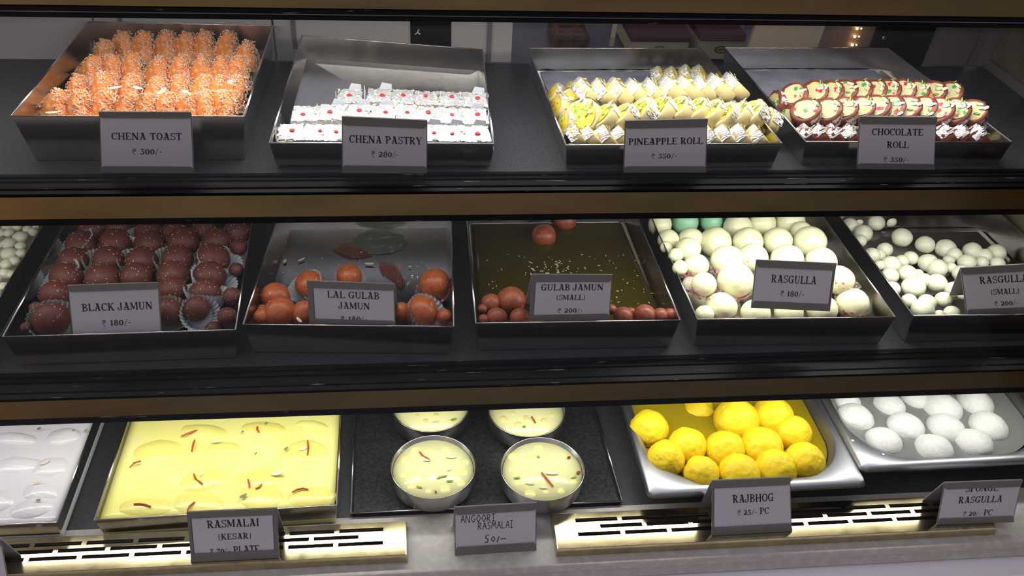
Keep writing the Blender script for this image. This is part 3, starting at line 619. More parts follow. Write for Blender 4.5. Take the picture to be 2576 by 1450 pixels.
# ------------------------------------------------------------------ brass vents on the ledge
def vent(label, x0, x1, y0, y1):
    t = thing('air_vent', label, 'vent', ((x0+x1)/2, (y0+y1)/2, z(H3)), 'brass air vents on the ledge')
    zt = z(VH)-.0002; th = .001; w = y1-y0
    rows = [(.16, .27), (.36, .47), (.57, .68)]          # slots as shares of the width, from the back
    bm = BM(); ys = [0]+[q for r in rows for q in r]+[1]
    for i in range(0, len(ys), 2): box(bm, x0, x1, y1-w*ys[i+1], y1-w*ys[i], zt-th, zt)
    L, gap = .0585, .0062; ends = .030
    for k, (a, b) in enumerate(rows):
        off = ends+(0 if k != 1 else .0325); cur = x0
        xs = []; s = x0+off if label.find('right') >= 0 else x1-off
        if label.find('right') >= 0:
            p = x0; q = s
            while q < x1-ends*.7:
                xs.append((p, q)); p = min(q+L, x1-ends*.6); q = p+gap
            xs.append((p, x1))
        else:
            p = x1; q = s
            while q > x0+ends*.7:
                xs.append((q, p)); p = max(q-L, x0+ends*.6); q = p-gap
            xs.append((x0, p))
        for xa, xb in xs: box(bm, xa, xb, y1-w*b, y1-w*a, zt-th, zt)
    obj('slotted_plate', bm, brass_vent, t)
    bm = BM(); e = .0025; zb = z(H3)+.0003
    for (a, b, c, d) in (((x0, y0), (x1, y0), (x1+e, y0-e), (x0-e, y0-e)), ((x0, y1), (x0, y0), (x0-e, y0-e), (x0-e, y1+e)), ((x1, y0), (x1, y1), (x1+e, y1+e), (x1+e, y0-e)), ((x1, y1), (x0, y1), (x0-e, y1+e), (x1+e, y1+e))):
        hexa(bm, [(c[0], c[1], zb), (d[0], d[1], zb), (a[0], a[1], zb), (b[0], b[1], zb)][::1], [(b[0]+(c[0]-b[0])*.3, b[1]+(c[1]-b[1])*.3, zt), (a[0]+(d[0]-a[0])*.3, a[1]+(d[1]-a[1])*.3, zt), (a[0], a[1], zt-.0002), (b[0], b[1], zt-.0002)])
    obj('skirt', bm, brass_vent, t)
    bm = BM(); box(bm, x0+.003, x1-.003, y0+.003, y1-.003, zb, zb+.0015); obj('duct_floor', bm, mat('duct black', (.02, .016, .012), .5), t)
a, b = at(1021, 1312, VH), at(1026, 1398, VH)
vent('long slotted brass air vent on the left of the stone ledge', -.80, a.x, b.y+.002, a.y)
a, b = at(1390, 1293, VH), at(2505, 1326, VH)
vent('long slotted brass air vent on the right of the stone ledge', a.x, b.x, .7385, a.y-.001)

# ------------------------------------------------------------------ round sweets
def variants(prefix, n, m, **k): return [mk(blob(seed=i+1, **k), prefix, m, True) for i in range(n)]
def spin(p, r, sq=(1, 1, 1), rz=None, rx=0, ry=0):
    return Matrix.Translation(p) @ Matrix.Rotation(RND.uniform(0, 6.28) if rz is None else rz, 4, 'Z') @ Matrix.Rotation(rx, 4, 'X') @ Matrix.Rotation(ry, 4, 'Y') @ Matrix.Diagonal((r*sq[0], r*sq[1], r*sq[2], 1))
def rows_of(name, meshes, rows, H, fmt, cat, group, child=None, jit=.0, squash=.94, Hrow=None):
    """rows: back to front lists of (u, v, r px); fmt: label with {o} (place in its row) and {r} (name of the row)"""
    names = {1: ['row'], 2: ['back row', 'front row'], 3: ['back row', 'middle row', 'front row']}.get(len(rows)) or ['back row']+[ORD[i]+' row from back' for i in range(1, len(rows)-1)]+['front row']
    out = []
    for k, row in enumerate(rows):
        row = sorted(row)
        for i, q in enumerate(row):
            u, v, r = q[:3]; h = q[3] if len(q) > 3 else (Hrow[k] if Hrow else H)
            p = at(u, v, h); R = rad(p, r)
            o = inst(name, RND.choice(meshes), None, spin(p, R, (1, 1, squash)))
            tag(o, fmt.format(o=ordl(i, len(row)), r=names[k]), cat, group); out.append((o, p, R))
            if child:
                for nm, me in child: inst(nm, RND.choice(me), o)
    return out
def flakes(n, s, seed, top=.1, m=almond, thick=.02):
    """thin chips lying on a unit ball"""
    R = random.Random(seed); bm = BM()
    for i in range(n):
        while True:
            d = Vector((R.gauss(0, 1), R.gauss(0, 1), R.gauss(0, 1))).normalized()
            if d.z > top: break
        a = d.orthogonal().normalized(); b = d.cross(a); an = R.uniform(0, 6.28); e1 = a*cos(an)+b*sin(an); e2 = d.cross(e1); L, w = s*R.uniform(.6, 1.4), s*R.uniform(.2, .4)
        c = d*1.02
        slab(bm, [c-e1*L, c-e2*w, c+e1*L, c+e2*w], d, thick)
    return mk(bm, 'nut_flakes', m)
jm = variants('dark_jamun', 4, jamun, amp=.05, freq=1.3)
jfl = [flakes(26, .055, i, .0, almond, .012) for i in range(4)]
JR = [[(236, 578, 38), (300, 574, 34), (372, 586, 33), (439, 589, 33), (513, 580, 30), (596, 586, 33)],
      [(204, 616, 38), (292, 611, 39), (375, 615, 37), (461, 608, 40), (546, 608, 37), (600, 622, 22)],
      [(186, 655, 36), (273, 655, 39), (357, 658, 40), (447, 653, 40), (535, 652, 43)],
      [(167, 699, 41), (258, 703, 43), (343, 697, 39), (436, 694, 41), (527, 696, 42), (594, 678, 18)],
      [(140, 743, 39), (433, 731, 37), (516, 739, 40), (584, 746, 24)],
      [(128, 803, 46), (91, 776, 17), (423, 785, 37), (493, 777, 34), (571, 797, 25), (66, 824, 14), (540, 832, 25, .75)]]
rows_of('dark_jamun', jm, JR, .731, 'dark brown jamun ball with nut flakes, {o}, {r}', 'sweet', 'dark jamun balls', [('nut_flakes', jfl)])
# pleated cups: a cone of thin pleated paper; tilted ones show their fan
def cup_mesh(m, r0=.78, r1=1.22, h=1.0, pl=56, amp=.035, nm='paper_cup'):
    bm = BM(); lathe(bm, [(r0*.98, .02), (r0, 0), (r0+(r1-r0)*.5, h*.5), (r1, h)], pl, True, amp)
    c = bm.verts.new((0, 0, .02)); bm.verts.ensure_lookup_table(); rg = [bm.verts[i] for i in range(pl)]
    for i in range(pl): bm.faces.new((rg[i], rg[(i+1) % pl], c))
    me = mk(bm, nm, m); return me
cupw, cupg, cupp = cup_mesh(cup_paper), cup_mesh(cup_green), cup_mesh(cup_print, .7, 1.12, .85)
def cup(me, u, v, r, H, label, rx=0, ry=0, lift=-.75, name='paper_cup', k=1.0):
    p = at(u, v, H); R = rad(p, r)*k
    mw = Matrix.Translation(p) @ Matrix.Rotation(rx, 4, 'X') @ Matrix.Rotation(ry, 4, 'Y') @ Matrix.Diagonal((R, R, R, 1)) @ Matrix.Translation((0, 0, lift))
    return tag(inst(name, me, None, mw), label, 'paper cup', 'pleated cups')
for u, v, r, rx, ry, me, lb in [
    (192, 614, 40, .1, -.45, cupw, 'pale blue pleated paper cup fanning out at the back left of the dark jamun tray'),
    (155, 695, 43, .1, -.45, cupw, 'pale blue pleated paper cup fanning out at the left wall of the dark jamun tray'),
    (372, 590, 40, -.25, .1, cupw, 'pale pleated paper cup under the third dark jamun of the back row'),
    (552, 655, 46, 0, .4, cupw, 'pale pleated paper cup pressed to the right wall of the dark jamun tray'),
    (520, 735, 46, -.35, .15, cupw, 'wide pleated paper cup behind a jamun near the right wall'),
    (538, 703, 48, -.1, .45, cupw, 'pleated paper cup at the right wall below another cup'),
    (503, 790, 40, .75, .25, cupw, 'translucent pleated paper cup opened like a fan at the front right of its tray'),
    (426, 790, 42, .35, .3, cupg, 'greenish pleated paper cup around the jamun right of the BLACK JAMUN card'),
    (134, 808, 50, .3, .25, cupg, 'greenish pleated paper cup under the large front jamun at the left'),
    (258, 660, 40, .0, .3, cupg, 'greenish pleated paper cup deep between jamuns, left of centre'),
    (346, 660, 41, .0, .3, cupg, 'greenish pleated paper cup deep between jamuns, at the centre'),
    (436, 656, 41, .0, .3, cupg, 'greenish pleated paper cup deep between jamuns, right of centre')]:
    cup(me, u, v, r, .731, lb, rx, ry, -.85)
# red jamun tray
gm = variants('red_jamun', 3, gulab, amp=.05, freq=1.2)
gfl = [flakes(9, .045, 40+i, .0, almond, .012) for i in range(3)]
LR = [[(780, 717, 38), (878, 694, 32), (1094, 714, 40)], [(693, 747, 37), (659, 779, 13)], [(705, 788, 41), (660, 797, 22), (767, 789, 34), (1008, 786, 26), (1060, 786, 43), (1117, 797, 20)]]
rows_of('red_jamun', gm, LR, .75, 'orange red jamun in the nearly empty tray, {o}, {r}', 'sweet', 'red jamun balls', [('nut_flakes', gfl)], Hrow=[.752, .748, .738], squash=.97)
cup(cupw, 768, 722, 41, .752, 'white pleated paper cup around the red jamun left of its card', .1, -.5, -.8)
cup(cupw, 1074, 790, 46, .738, 'white pleated paper cup beside the front red jamun, right of its card', .25, .55, -.8)
cup(cupp, 700, 795, 40, .738, 'clear printed film cup under the front left red jamun', .2, -.2, -.9)
cup(cupp, 880, 706, 36, .752, 'crumpled clear film cup around the red jamun behind its card', .0, .2, -.6)
cup(cupp, 1090, 728, 40, .752, 'clear film cup under the red jamun at the right wall', .2, -.15, -.75)
def scrap(pts, H, m, label, amp=.004, name='film_scrap', cat='film', n=9, seed=1):
    """crumpled sheet with a pixel outline lying on a tray floor"""
    P = [at(u, v, H) for u, v in pts]; c = sum(P, Vector())/len(P); bm = BM(); rings = []
    N = 40
    bound = []
    for i in range(N):
        f = i/N*len(P); k = int(f); bound.append(P[k].lerp(P[(k+1) % len(P)], f-k))
    for j in range(n+1):
        s = j/n; rings.append([bm.verts.new(c.lerp(b, max(s, .02))+Vector((0, 0, .0006+abs(noise.noise(Vector((b.x*60*s+seed, b.y*60*s, seed*2.3))))*amp))) for b in bound])
    for A, B in zip(rings, rings[1:]):
        for i in range(N): bm.faces.new((A[i], A[(i+1) % N], B[(i+1) % N], B[i]))
    bm.faces.new(rings[0])
    o = obj(name, bm, m, base=c); return tag(o, label, cat)
FH = z(g2_[0].z) if False else ZC-g2_[0].z
scrap([(886, 607), (905, 588), (945, 576), (985, 576), (1015, 590), (1026, 612), (1010, 630), (975, 640), (930, 642), (898, 628)], FH, film_green, 'round grey green paper disc stuck flat on the steel floor', .0016, 'paper_disc', 'paper', 9, 3)
scrap([(832, 626), (880, 612), (905, 628), (940, 642), (900, 652), (866, 645)], FH-.001, film_red, 'pinkish crumpled film scrap below the grey green disc', .003, seed=5)
scrap([(952, 664), (988, 662), (1010, 690), (1020, 715), (1006, 728), (985, 700), (960, 690)], FH-.001, film_red, 'red crumpled film scrap lying right of centre in the nearly empty tray', .005, seed=8)
scrap([(1018, 660), (1060, 655), (1085, 690), (1060, 712), (1025, 720), (1000, 690)], FH, film_clear, 'clear crumpled film between the red scrap and the red jamun', .006, seed=11)
def chip(u, v, L, w, ang, H, m, name, label, cat, group, curl=.15):
    """almond or pistachio sliver, L and w in pixels"""
    p = at(u, v, H); l = rad(p, L); ww = rad(p, w); bm = BM(); n = 12
    top = [(cos(2*pi*i/n)*l/2*(1+.12*cos(2*pi*i/n)), sin(2*pi*i/n)*ww/2) for i in range(n)]
    slab(bm, [Vector((x, y, curl*x*x/l)) for x, y in top], UP, max(.0004, ww*.12))
    o = inst(name, mk(bm, name, m), None, Matrix.Translation(p) @ Matrix.Rotation(ang, 4, 'Z'))
    return tag(o, label, cat, group)
for u, v, L, w, a_, lb in [(716, 658, 15, 8, 1.3, 'white almond sliver at the left in the nearly empty tray'), (757, 654, 22, 6, .7, 'long white almond sliver left of the clear spot in the nearly empty tray'), (928, 664, 24, 8, -.1, 'long white almond sliver behind the LAL GULAB JAMUN card'), (1031, 671, 9, 5, 0, 'tiny white almond chip on the clear film scrap'), (752, 805, 26, 8, -1.0, 'white almond sliver between two front red jamuns')]:
    chip(u, v, L, w, a_, FH-.003 if v < 700 else .728, almond, 'almond_sliver', lb, 'nut', 'almond slivers')
# syrup surfaces
def pool(f, m, name, label, lift, cat='syrup', ins=.0, amp=0):
    P = [p+Vector((0, 0, lift)) for p in inset(f, ins-.0028*lift/.04)]; bm = BM(); n = 24; G = []
    for j in range(n+1): G.append([bm.verts.new(P[0].lerp(P[1], i/n).lerp(P[3].lerp(P[2], i/n), j/n)+Vector((0, 0, amp*noise.noise(Vector((i*.35, j*.35, lift*90)))))) for i in range(n+1)])
    for j in range(n):
        for i in range(n): bm.faces.new((G[j][i], G[j][i+1], G[j+1][i+1], G[j+1][i]))
    edge = [e for e in bm.edges if e.is_boundary]; r = bmesh.ops.extrude_edge_only(bm, edges=edge)
    for e in r['geom']:
        if isinstance(e, bmesh.types.BMVert): e.co.z = P[0].z-lift+.0002
    o = obj(name, bm, m, base=P[0], smooth=amp > 0)
    o['kind'] = 'stuff'; return tag(o, label, cat)
pool(g3_, syrup, 'sugar_syrup', 'dark olive sugar syrup filling the tray of small brown jamuns', .012, amp=.0002)
pool(g5_, syrup_g, 'sugar_syrup', 'thin grey sugar syrup in the tray of small white rasgullas', .006, amp=.0002)
pool(g0_, mat('milky syrup', (.50, .49, .36), .12, 0, .5), 'sugar_syrup', 'milky syrup between the wet white sweets at the left', .022)
# small brown jamun
gs = variants('small_jamun', 3, gulab_s, amp=.05, freq=1.2)
GR = [[(1421, 556, 29), (1368, 594, 31)], [(1235, 764, 26), (1286, 757, 37), (1334, 757, 17), (1213, 778, 13), (1538, 779, 14), (1587, 786, 13)], [(1250, 800, 27), (1308, 801, 27), (1217, 805, 15), (1568, 796, 25), (1622, 793, 28), (1661, 794, 20), (1686, 792, 17)]]
rows_of('small_jamun', gs, GR, .74, 'small brown jamun in the dark syrup tray, {o}, {r}', 'sweet', 'small brown jamun balls', Hrow=[.758, .742, .736], squash=.96)
def crumbs(name, label, f, H, n, seed, m, region, s=.0013):
    R = random.Random(seed); bm = BM(); us, vs_ = region
    for i in range(n):
        p = at(R.uniform(*us), R.uniform(*vs_), H); a = R.uniform(0, 6.28); L = s*R.uniform(.4, 1.6); w = s*R.uniform(.2, .5); e = Vector((cos(a), sin(a), 0)); q = Vector((-e.y, e.x, 0))
        slab(bm, [p-e*L-q*w, p+e*L-q*w, p+e*L+q*w, p-e*L+q*w], UP, .0003)
    o = obj(name, bm, m); o['kind'] = 'stuff'; return tag(o, label, 'crumbs')
sH = ZC-(g3_[0].z+.012)-.0006
crumbs('nut_crumbs', 'pale nut crumbs floating on the dark syrup', None, sH, 90, 5, almond, ((1225, 1640), (640, 780)))
crumbs('nut_crumbs', 'a cluster of pale nut crumbs at the middle of the dark syrup', None, sH, 40, 6, almond, ((1330, 1440), (655, 690)), .0016)
crumbs('nut_crumbs', 'pale nut crumbs on the floor of the nearly empty tray', None, FH-.001, 40, 7, almond, ((700, 1120), (650, 780)), .0011)
# large rasgulla
rm = variants('rasgulla', 4, ras, amp=.045, freq=1.2, sub=4)
rg = variants('rasgulla', 1, ras_green, amp=.045, freq=1.2, sub=4)
RR = [[(1660, 566, 30), (1856, 572, 36), (1917, 563, 35), (1988, 560, 37)],
      [(1681, 603, 27), (1676, 622, 16), (1738, 602, 31), (1800, 610, 41), (1881, 609, 39), (1956, 607, 37), (2015, 584, 28), (2038, 609, 41)],
      [(1731, 628, 32), (1700, 643, 19), (1828, 656, 41), (1894, 650, 39), (1980, 656, 42), (2065, 660, 40)],
      [(1752, 668, 31), (1711, 674, 20), (1851, 706, 46), (1771, 716, 32), (2110, 705, 38)],
      [(1738, 716, 22), (1815, 775, 40), (1772, 792, 24), (1900, 790, 38), (1985, 787, 36), (2068, 779, 38), (2145, 765, 41)]]
RS = rows_of('rasgulla', rm, RR, .73, 'large white rasgulla ball in its tray, {o}, {r}', 'sweet', 'large white rasgulla balls', Hrow=[.738, .732, .724, .724, .744], squash=.95)
for (u, v, r), w_ in (((1724, 560, 33), 'left'), ((1790, 558, 28), 'right')):
    p = at(u, v, .742); tag(inst('rasgulla', rg[0], None, spin(p, rad(p, r))), 'pale green rasgulla ball at the back, the %s one of two' % w_, 'sweet', 'pale green rasgulla balls')
p = at(1716, 618, .70); 
for u, v, r, rx, ry, lb in [(1835, 668, 44, .1, -.3, 'clear pink printed cup around the rasgulla left of its card, behind'), (1846, 716, 48, .25, -.1, 'clear pink printed cup around the tilted front rasgulla left of its card'),
    (1756, 676, 35, .1, .25, 'clear pink printed cup second from the left wall of the rasgulla tray'), (1717, 680, 21, .1, .1, 'clear pink printed cup touching the left wall of the rasgulla tray'), (1775, 726, 36, .1, -.1, 'clear pink printed cup above the front left rasgulla'),
    (1742, 720, 23, .1, .1, 'small clear pink printed cup at the left wall, lower one'), (1816, 776, 41, .1, -.2, 'clear pink printed cup around the front left rasgulla'), (2116, 708, 43, -.2, .35, 'clear pink printed cup fanning out right of the RASGULLA card'), (2143, 766, 42, .1, .1, 'clear pink printed cup around the front right rasgulla')]:
    cup(cupp, u, v, r, .744 if v > 760 else .726, lb, rx, ry, -.62, 'film_cup', 1.0)
# small rasgulla
sm = variants('small_rasgulla', 4, ras_s, amp=.06, freq=1.3)
SR = [[(2138, 568, 21), (2157, 556, 15), (2204, 561, 22), (2239, 556, 17)],
      [(2171, 588, 24), (2164, 606, 17), (2269, 598, 26), (2327, 616, 24), (2379, 626, 26), (2446, 633, 25), (2507, 637, 24)],
      [(2226, 629, 20), (2194, 643, 21), (2212, 642, 16), (2400, 641, 20), (2477, 644, 20), (2386, 656, 15), (2432, 661, 23), (2470, 661, 17), (2509, 664, 19)],
      [(2241, 668, 26), (2269, 658, 18), (2291, 650, 19), (2335, 662, 25), (2357, 676, 26), (2392, 674, 15), (2417, 688, 22), (2212, 668, 14)],
      [(2239, 695, 22), (2283, 689, 24), (2356, 713, 26), (2324, 706, 20), (2399, 730, 23), (2310, 690, 14)],
      [(2298, 724, 30), (2245, 727, 20), (2287, 758, 20), (2332, 762, 23), (2374, 755, 22), (2425, 742, 16)],
      [(2321, 779, 29), (2394, 789, 21), (2364, 792, 13)]]
rows_of('small_rasgulla', sm, SR, .75, 'small white rasgulla ball in its tray, {o}, {r}', 'sweet', 'small white rasgulla balls', Hrow=[.759, .759, .758, .752, .746, .742, .740], squash=.9)
# wet white sweets, left edge
ws = variants('white_sweet', 3, sweet_w, amp=.14, freq=1.4)
WR = [[(18, 572, 13), (43, 571, 13), (69, 577, 12), (3, 586, 12), (90, 572, 9)], [(22, 586, 13), (51, 597, 18), (83, 584, 13)], [(22, 613, 17), (52, 620, 14), (0, 616, 9)], [(21, 639, 19), (54, 637, 13)], [(35, 657, 15), (16, 665, 15)], [(12, 689, 16), (28, 691, 11), (-8, 700, 14)], [(8, 722, 14), (-12, 740, 15)]]
rows_of('white_sweet', ws, WR, .74, 'wet white sweet lump at the left edge, {o}, {r}', 'sweet', 'wet white sweets', squash=.8)

# ------------------------------------------------------------------ orange coconut sweets
def toast_mesh(seed):
    bm = BM(); n = 26; hw, hh, th = .0250, .0400, .0200
    rows = []
    for y, k in ((-th/2, .90), (-th/2+.003, .98), (-th*.15, 1.0), (th*.25, .97), (th/2-.003, .90), (th/2, .78)):
        rows.append([bm.verts.new((hw*k*cos(pi*i/n), y, hh*k*max(0, 1-abs(cos(pi*i/n))**1.12))) for i in range(n+1)])
    for A, B in zip(rows, rows[1:]):
        for i in range(n): bm.faces.new((A[i], A[i+1], B[i+1], B[i]))
    bm.faces.new(rows[0]); bm.faces.new(rows[-1][::-1])
    bm.faces.new([r[0] for r in rows]+[r[-1] for r in rows[::-1]])
    bmesh.ops.triangulate(bm, faces=[f for f in bm.faces if len(f.verts) > 4]); bmesh.ops.subdivide_edges(bm, edges=bm.edges, cuts=1, use_grid_fill=True)
    o = Vector((seed*3.3, 1.7, seed))
    for v in bm.verts: v.co += Vector((noise.noise(v.co*60+o), noise.noise(v.co*60-o), noise.noise(v.co*60+o*2)))*.0022
    me = mk(bm, 'toast', orange, True)
    for q in me.polygons: q.use_smooth = abs(q.normal.y) < .75
    return me
def coco_mesh(seed, n=900):
    R = random.Random(seed); bm = BM(); hw, hh, th = .0250, .0400, .0200
    for i in range(n):
        k = R.random()
        if k < .56:          # curved top
            a = pi*R.uniform(.04, .96); y = R.uniform(-th/2, th/2); p = Vector((hw*cos(a), y, hh*(1-abs(cos(a))**1.12))); d = Vector((cos(a)*.9+(.35 if cos(a) > 0 else -.35), 0, .25+.75*sin(a)))
        elif k < .91:        # back face
            a = pi*R.random(); q = sqrt(R.random())*.9; p = Vector((hw*q*cos(a), th/2, hh*q*(1-abs(cos(a))**1.12))); d = Vector((0, 1, 0))
        else:                # a few on the front face, near its top
            a = pi*R.uniform(.05, .95); q = 1-.38*R.random()**1.6; p = Vector((hw*q*cos(a), -th/2, hh*q*(1-abs(cos(a))**1.12))); d = Vector((0, -1, 0))
        d = (d+Vector((R.gauss(0, .35), R.gauss(0, .35), R.gauss(0, .35)))).normalized(); e = d.orthogonal().normalized(); f = d.cross(e); an = R.uniform(0, 6.28); e1 = e*cos(an)+f*sin(an); e2 = d.cross(e1)
        L, w = R.uniform(.0006, .0019), R.uniform(.0004, .0010); p = p+d*R.uniform(-.0004, .0008); lift = d*R.uniform(-.0004, .0016)
        slab(bm, [p-e1*L, p-e2*w, p+e1*L+lift, p+e2*w], d, .0005)
    return mk(bm, 'coconut_flakes', coco)
tm = [toast_mesh(i) for i in range(3)]; cm = [coco_mesh(i) for i in range(4)]
TR = [[(253, 146), (300, 126), (344, 128), (404, 125), (454, 125), (500, 125), (563, 128), (612, 150)], [(214, 188), (262, 184), (321, 182), (384, 185), (444, 183), (503, 184), (550, 187), (590, 186)],
      [(185, 236), (247, 237), (313, 234), (381, 240), (441, 234), (500, 237), (540, 238), (572, 236)], [(128, 280), (186, 282), (245, 284), (300, 284), (352, 284), (405, 284), (460, 282), (508, 282), (552, 281)]]
nm = ['back row', 'second row from back', 'second row from front', 'front row']
for k, row in enumerate(TR):
    for i, (u, v) in enumerate(row):
        p = at(u, v, .514)-Vector((0, 0, .0155))
        mw = Matrix.Translation(p) @ Matrix.Rotation(radians(RND.uniform(-50, -34)), 4, 'Z') @ Matrix.Rotation(radians(-RND.uniform(22, 32)), 4, 'X') @ Matrix.Rotation(radians(RND.uniform(-8, 8)), 4, 'Y') @ Matrix.Diagonal((RND.uniform(.96, 1.1),)*3+(1,))
        o = tag(inst('chena_toast', RND.choice(tm), None, mw), 'orange sweet coated in coconut, %s, %s' % (ordl(i, len(row)), nm[k]), 'sweet', 'orange coconut sweets')
        inst('coconut_flakes', RND.choice(cm), o)
for u, v, L, a_, lb in [(287, 222, 34, .3, 'large almond sliver on the orange sweets, left of centre'), (346, 222, 34, -.6, 'almond sliver on the orange sweets at the centre'), (406, 232, 40, 1.2, 'almond sliver standing between orange sweets'), (466, 232, 30, -.9, 'almond sliver on the orange sweets, right of centre'), (133, 284, 40, .2, 'long almond sliver on the front left orange sweet'), (578, 208, 22, 1.3, 'almond sliver among the orange sweets at the right')]:
    chip(u, v, L, 12, a_, .482, almond, 'almond_sliver', lb, 'nut', 'almond slivers')
bm = BM(); p0 = [atD(u, v, 1.322) for u, v in ((232, 130), (236, 102), (256, 124), (258, 132))]; slab(bm, p0, Vector((0, 1, 0)), .0006); o = obj('leaf_scrap', bm, mat('pale leaf', (.36, .40, .34), .6), base=p0[0]); tag(o, 'pale green leaf scrap in the back left corner of the orange sweet tray', 'leaf')

# ------------------------------------------------------------------ silver cherry cubes
def cake_parts(seed):
    R = random.Random(seed); w, d, h = .0163, .0215, .0300
    bm = BM(); box(bm, -w, w, -d, d, 0, h); bmesh.ops.bevel(bm, geom=bm.edges[:], offset=.002, segments=2, affect='EDGES'); bmesh.ops.subdivide_edges(bm, edges=bm.edges, cuts=2, use_grid_fill=True)
    for v in bm.verts: v.co += noise.noise_vector(v.co*90+Vector((seed, 0, 0)))*.0008
    body = mk(bm, 'chena_pastry', cream_cake, True)
    bm = BM(); nx, ny = 16, 34                      # silver leaf over the top and down the front
    G = []
    for j in range(ny+1):
        s = j/ny*(2*d+h*.92); row = []
        for i in range(nx+1):
            x = -w-.0004+(2*w+.0008)*i/nx
            q = Vector((x, d-s, h+.0004)) if s < 2*d else Vector((x, -d-.0006, h+.0004-(s-2*d)))
            q += noise.noise_vector(Vector((x*420, s*420, seed*3)))*.0011 + noise.noise_vector(Vector((x*1100, s*1100, seed)))*.0006
            row.append(bm.verts.new(q))
        G.append(row)
    for j in range(ny):
        for i in range(nx):
            if noise.noise(Vector((i*.33, j*.22, seed*5.1))) > .30: continue        # torn spots bare the cake
            bm.faces.new((G[j][i], G[j][i+1], G[j+1][i+1], G[j+1][i]))
    bmesh.ops.delete(bm, geom=[v for v in bm.verts if not v.link_faces], context='VERTS')
    leaf = mk(bm, 'silver_leaf', foil_b)
    bm = BM()                                        # sheet of butter paper folded round the sides and the foot
    prof = [(-1, h*1.15+R.uniform(0, .012)), (-1, .0005), (1, .0005), (1, h*R.uniform(.75, 1.2))]
    for sx in (-1, 1):
        top = h*R.uniform(.85, 1.3); a = sx*(w+.001); out = sx*R.uniform(.001, .005)
        P_ = [Vector((a, -d-.001, .0005)), Vector((a, d+.001, .0005)), Vector((a+out, d*R.uniform(.2, 1.0), top)), Vector((a+out*.4, -d*R.uniform(.3, 1), h*R.uniform(.5, .95)))]
        slab(bm, P_, Vector((sx, 0, 0)), .0004)
    if R.random() < .6:
        s = R.choice((-1, 1)); slab(bm, [Vector((s*w, -d-.0022, .0005)), Vector((s*w*.9, -d-.0022, h*.9)), Vector((-s*w*R.uniform(-.3, .5), -d-.0024, .0005))], Vector((0, -1, 0)), .0004)
    if R.random() < .45: slab(bm, [Vector((-w, d+.0015, .0005)), Vector((w, d+.0015, .0005)), Vector((w*.9, d+.003, h*1.18)), Vector((w*.1, d+.004, h*1.24))], Vector((0, 1, 0)), .0004)
    pap = mk(bm, 'paper_wrap', paper_w)
    return body, leaf, pap
cakes = [cake_parts(i) for i in range(6)]
cb = blob(2, .0029, .25, 1.6, 3, (1, 1, .7)); cherry_me = mk(cb, 'cherry_piece', cherry, True)
PR = [[(880, 241), (955, 239), (1013, 243), (1073, 246), (1135, 248), (1194, 250)], [(769, 285), (834, 282), (898, 282), (962, 282), (1021, 283), (1081, 287), (1139, 290), (1194, 292)], [(732, 332), (799, 332), (850, 333), (1082, 334), (1137, 335), (1199, 336)]]
nm = ['back row', 'middle row', 'front row']
for k, row in enumerate(PR):
    for i, (u, v) in enumerate(row):
        p = at(u, v, .5215); c = cakes[(i*5+k*2) % 6]
        fz = ((p.y-1.0)/.32); zb = p.z-.0300
        mw = Matrix.Translation((p.x, p.y, zb)) @ Matrix.Rotation(RND.uniform(-.07, .06), 4, 'Z')
        o = tag(inst('chena_pastry', c[0], None, mw), 'silver leafed cube with red cherry piece, %s, %s' % (ordl(i, len(row)), nm[k]), 'sweet', 'silver cherry cubes')
        inst('silver_leaf', c[1], o); inst('paper_wrap', c[2], o)
        inst('cherry_piece', cherry_me, o, Matrix.Translation((RND.uniform(-.003, .005), RND.uniform(-.006, .004), .0313)) @ Matrix.Rotation(RND.uniform(0, 6), 4, 'Z') @ Matrix.Scale(RND.uniform(.85, 1.25), 4))

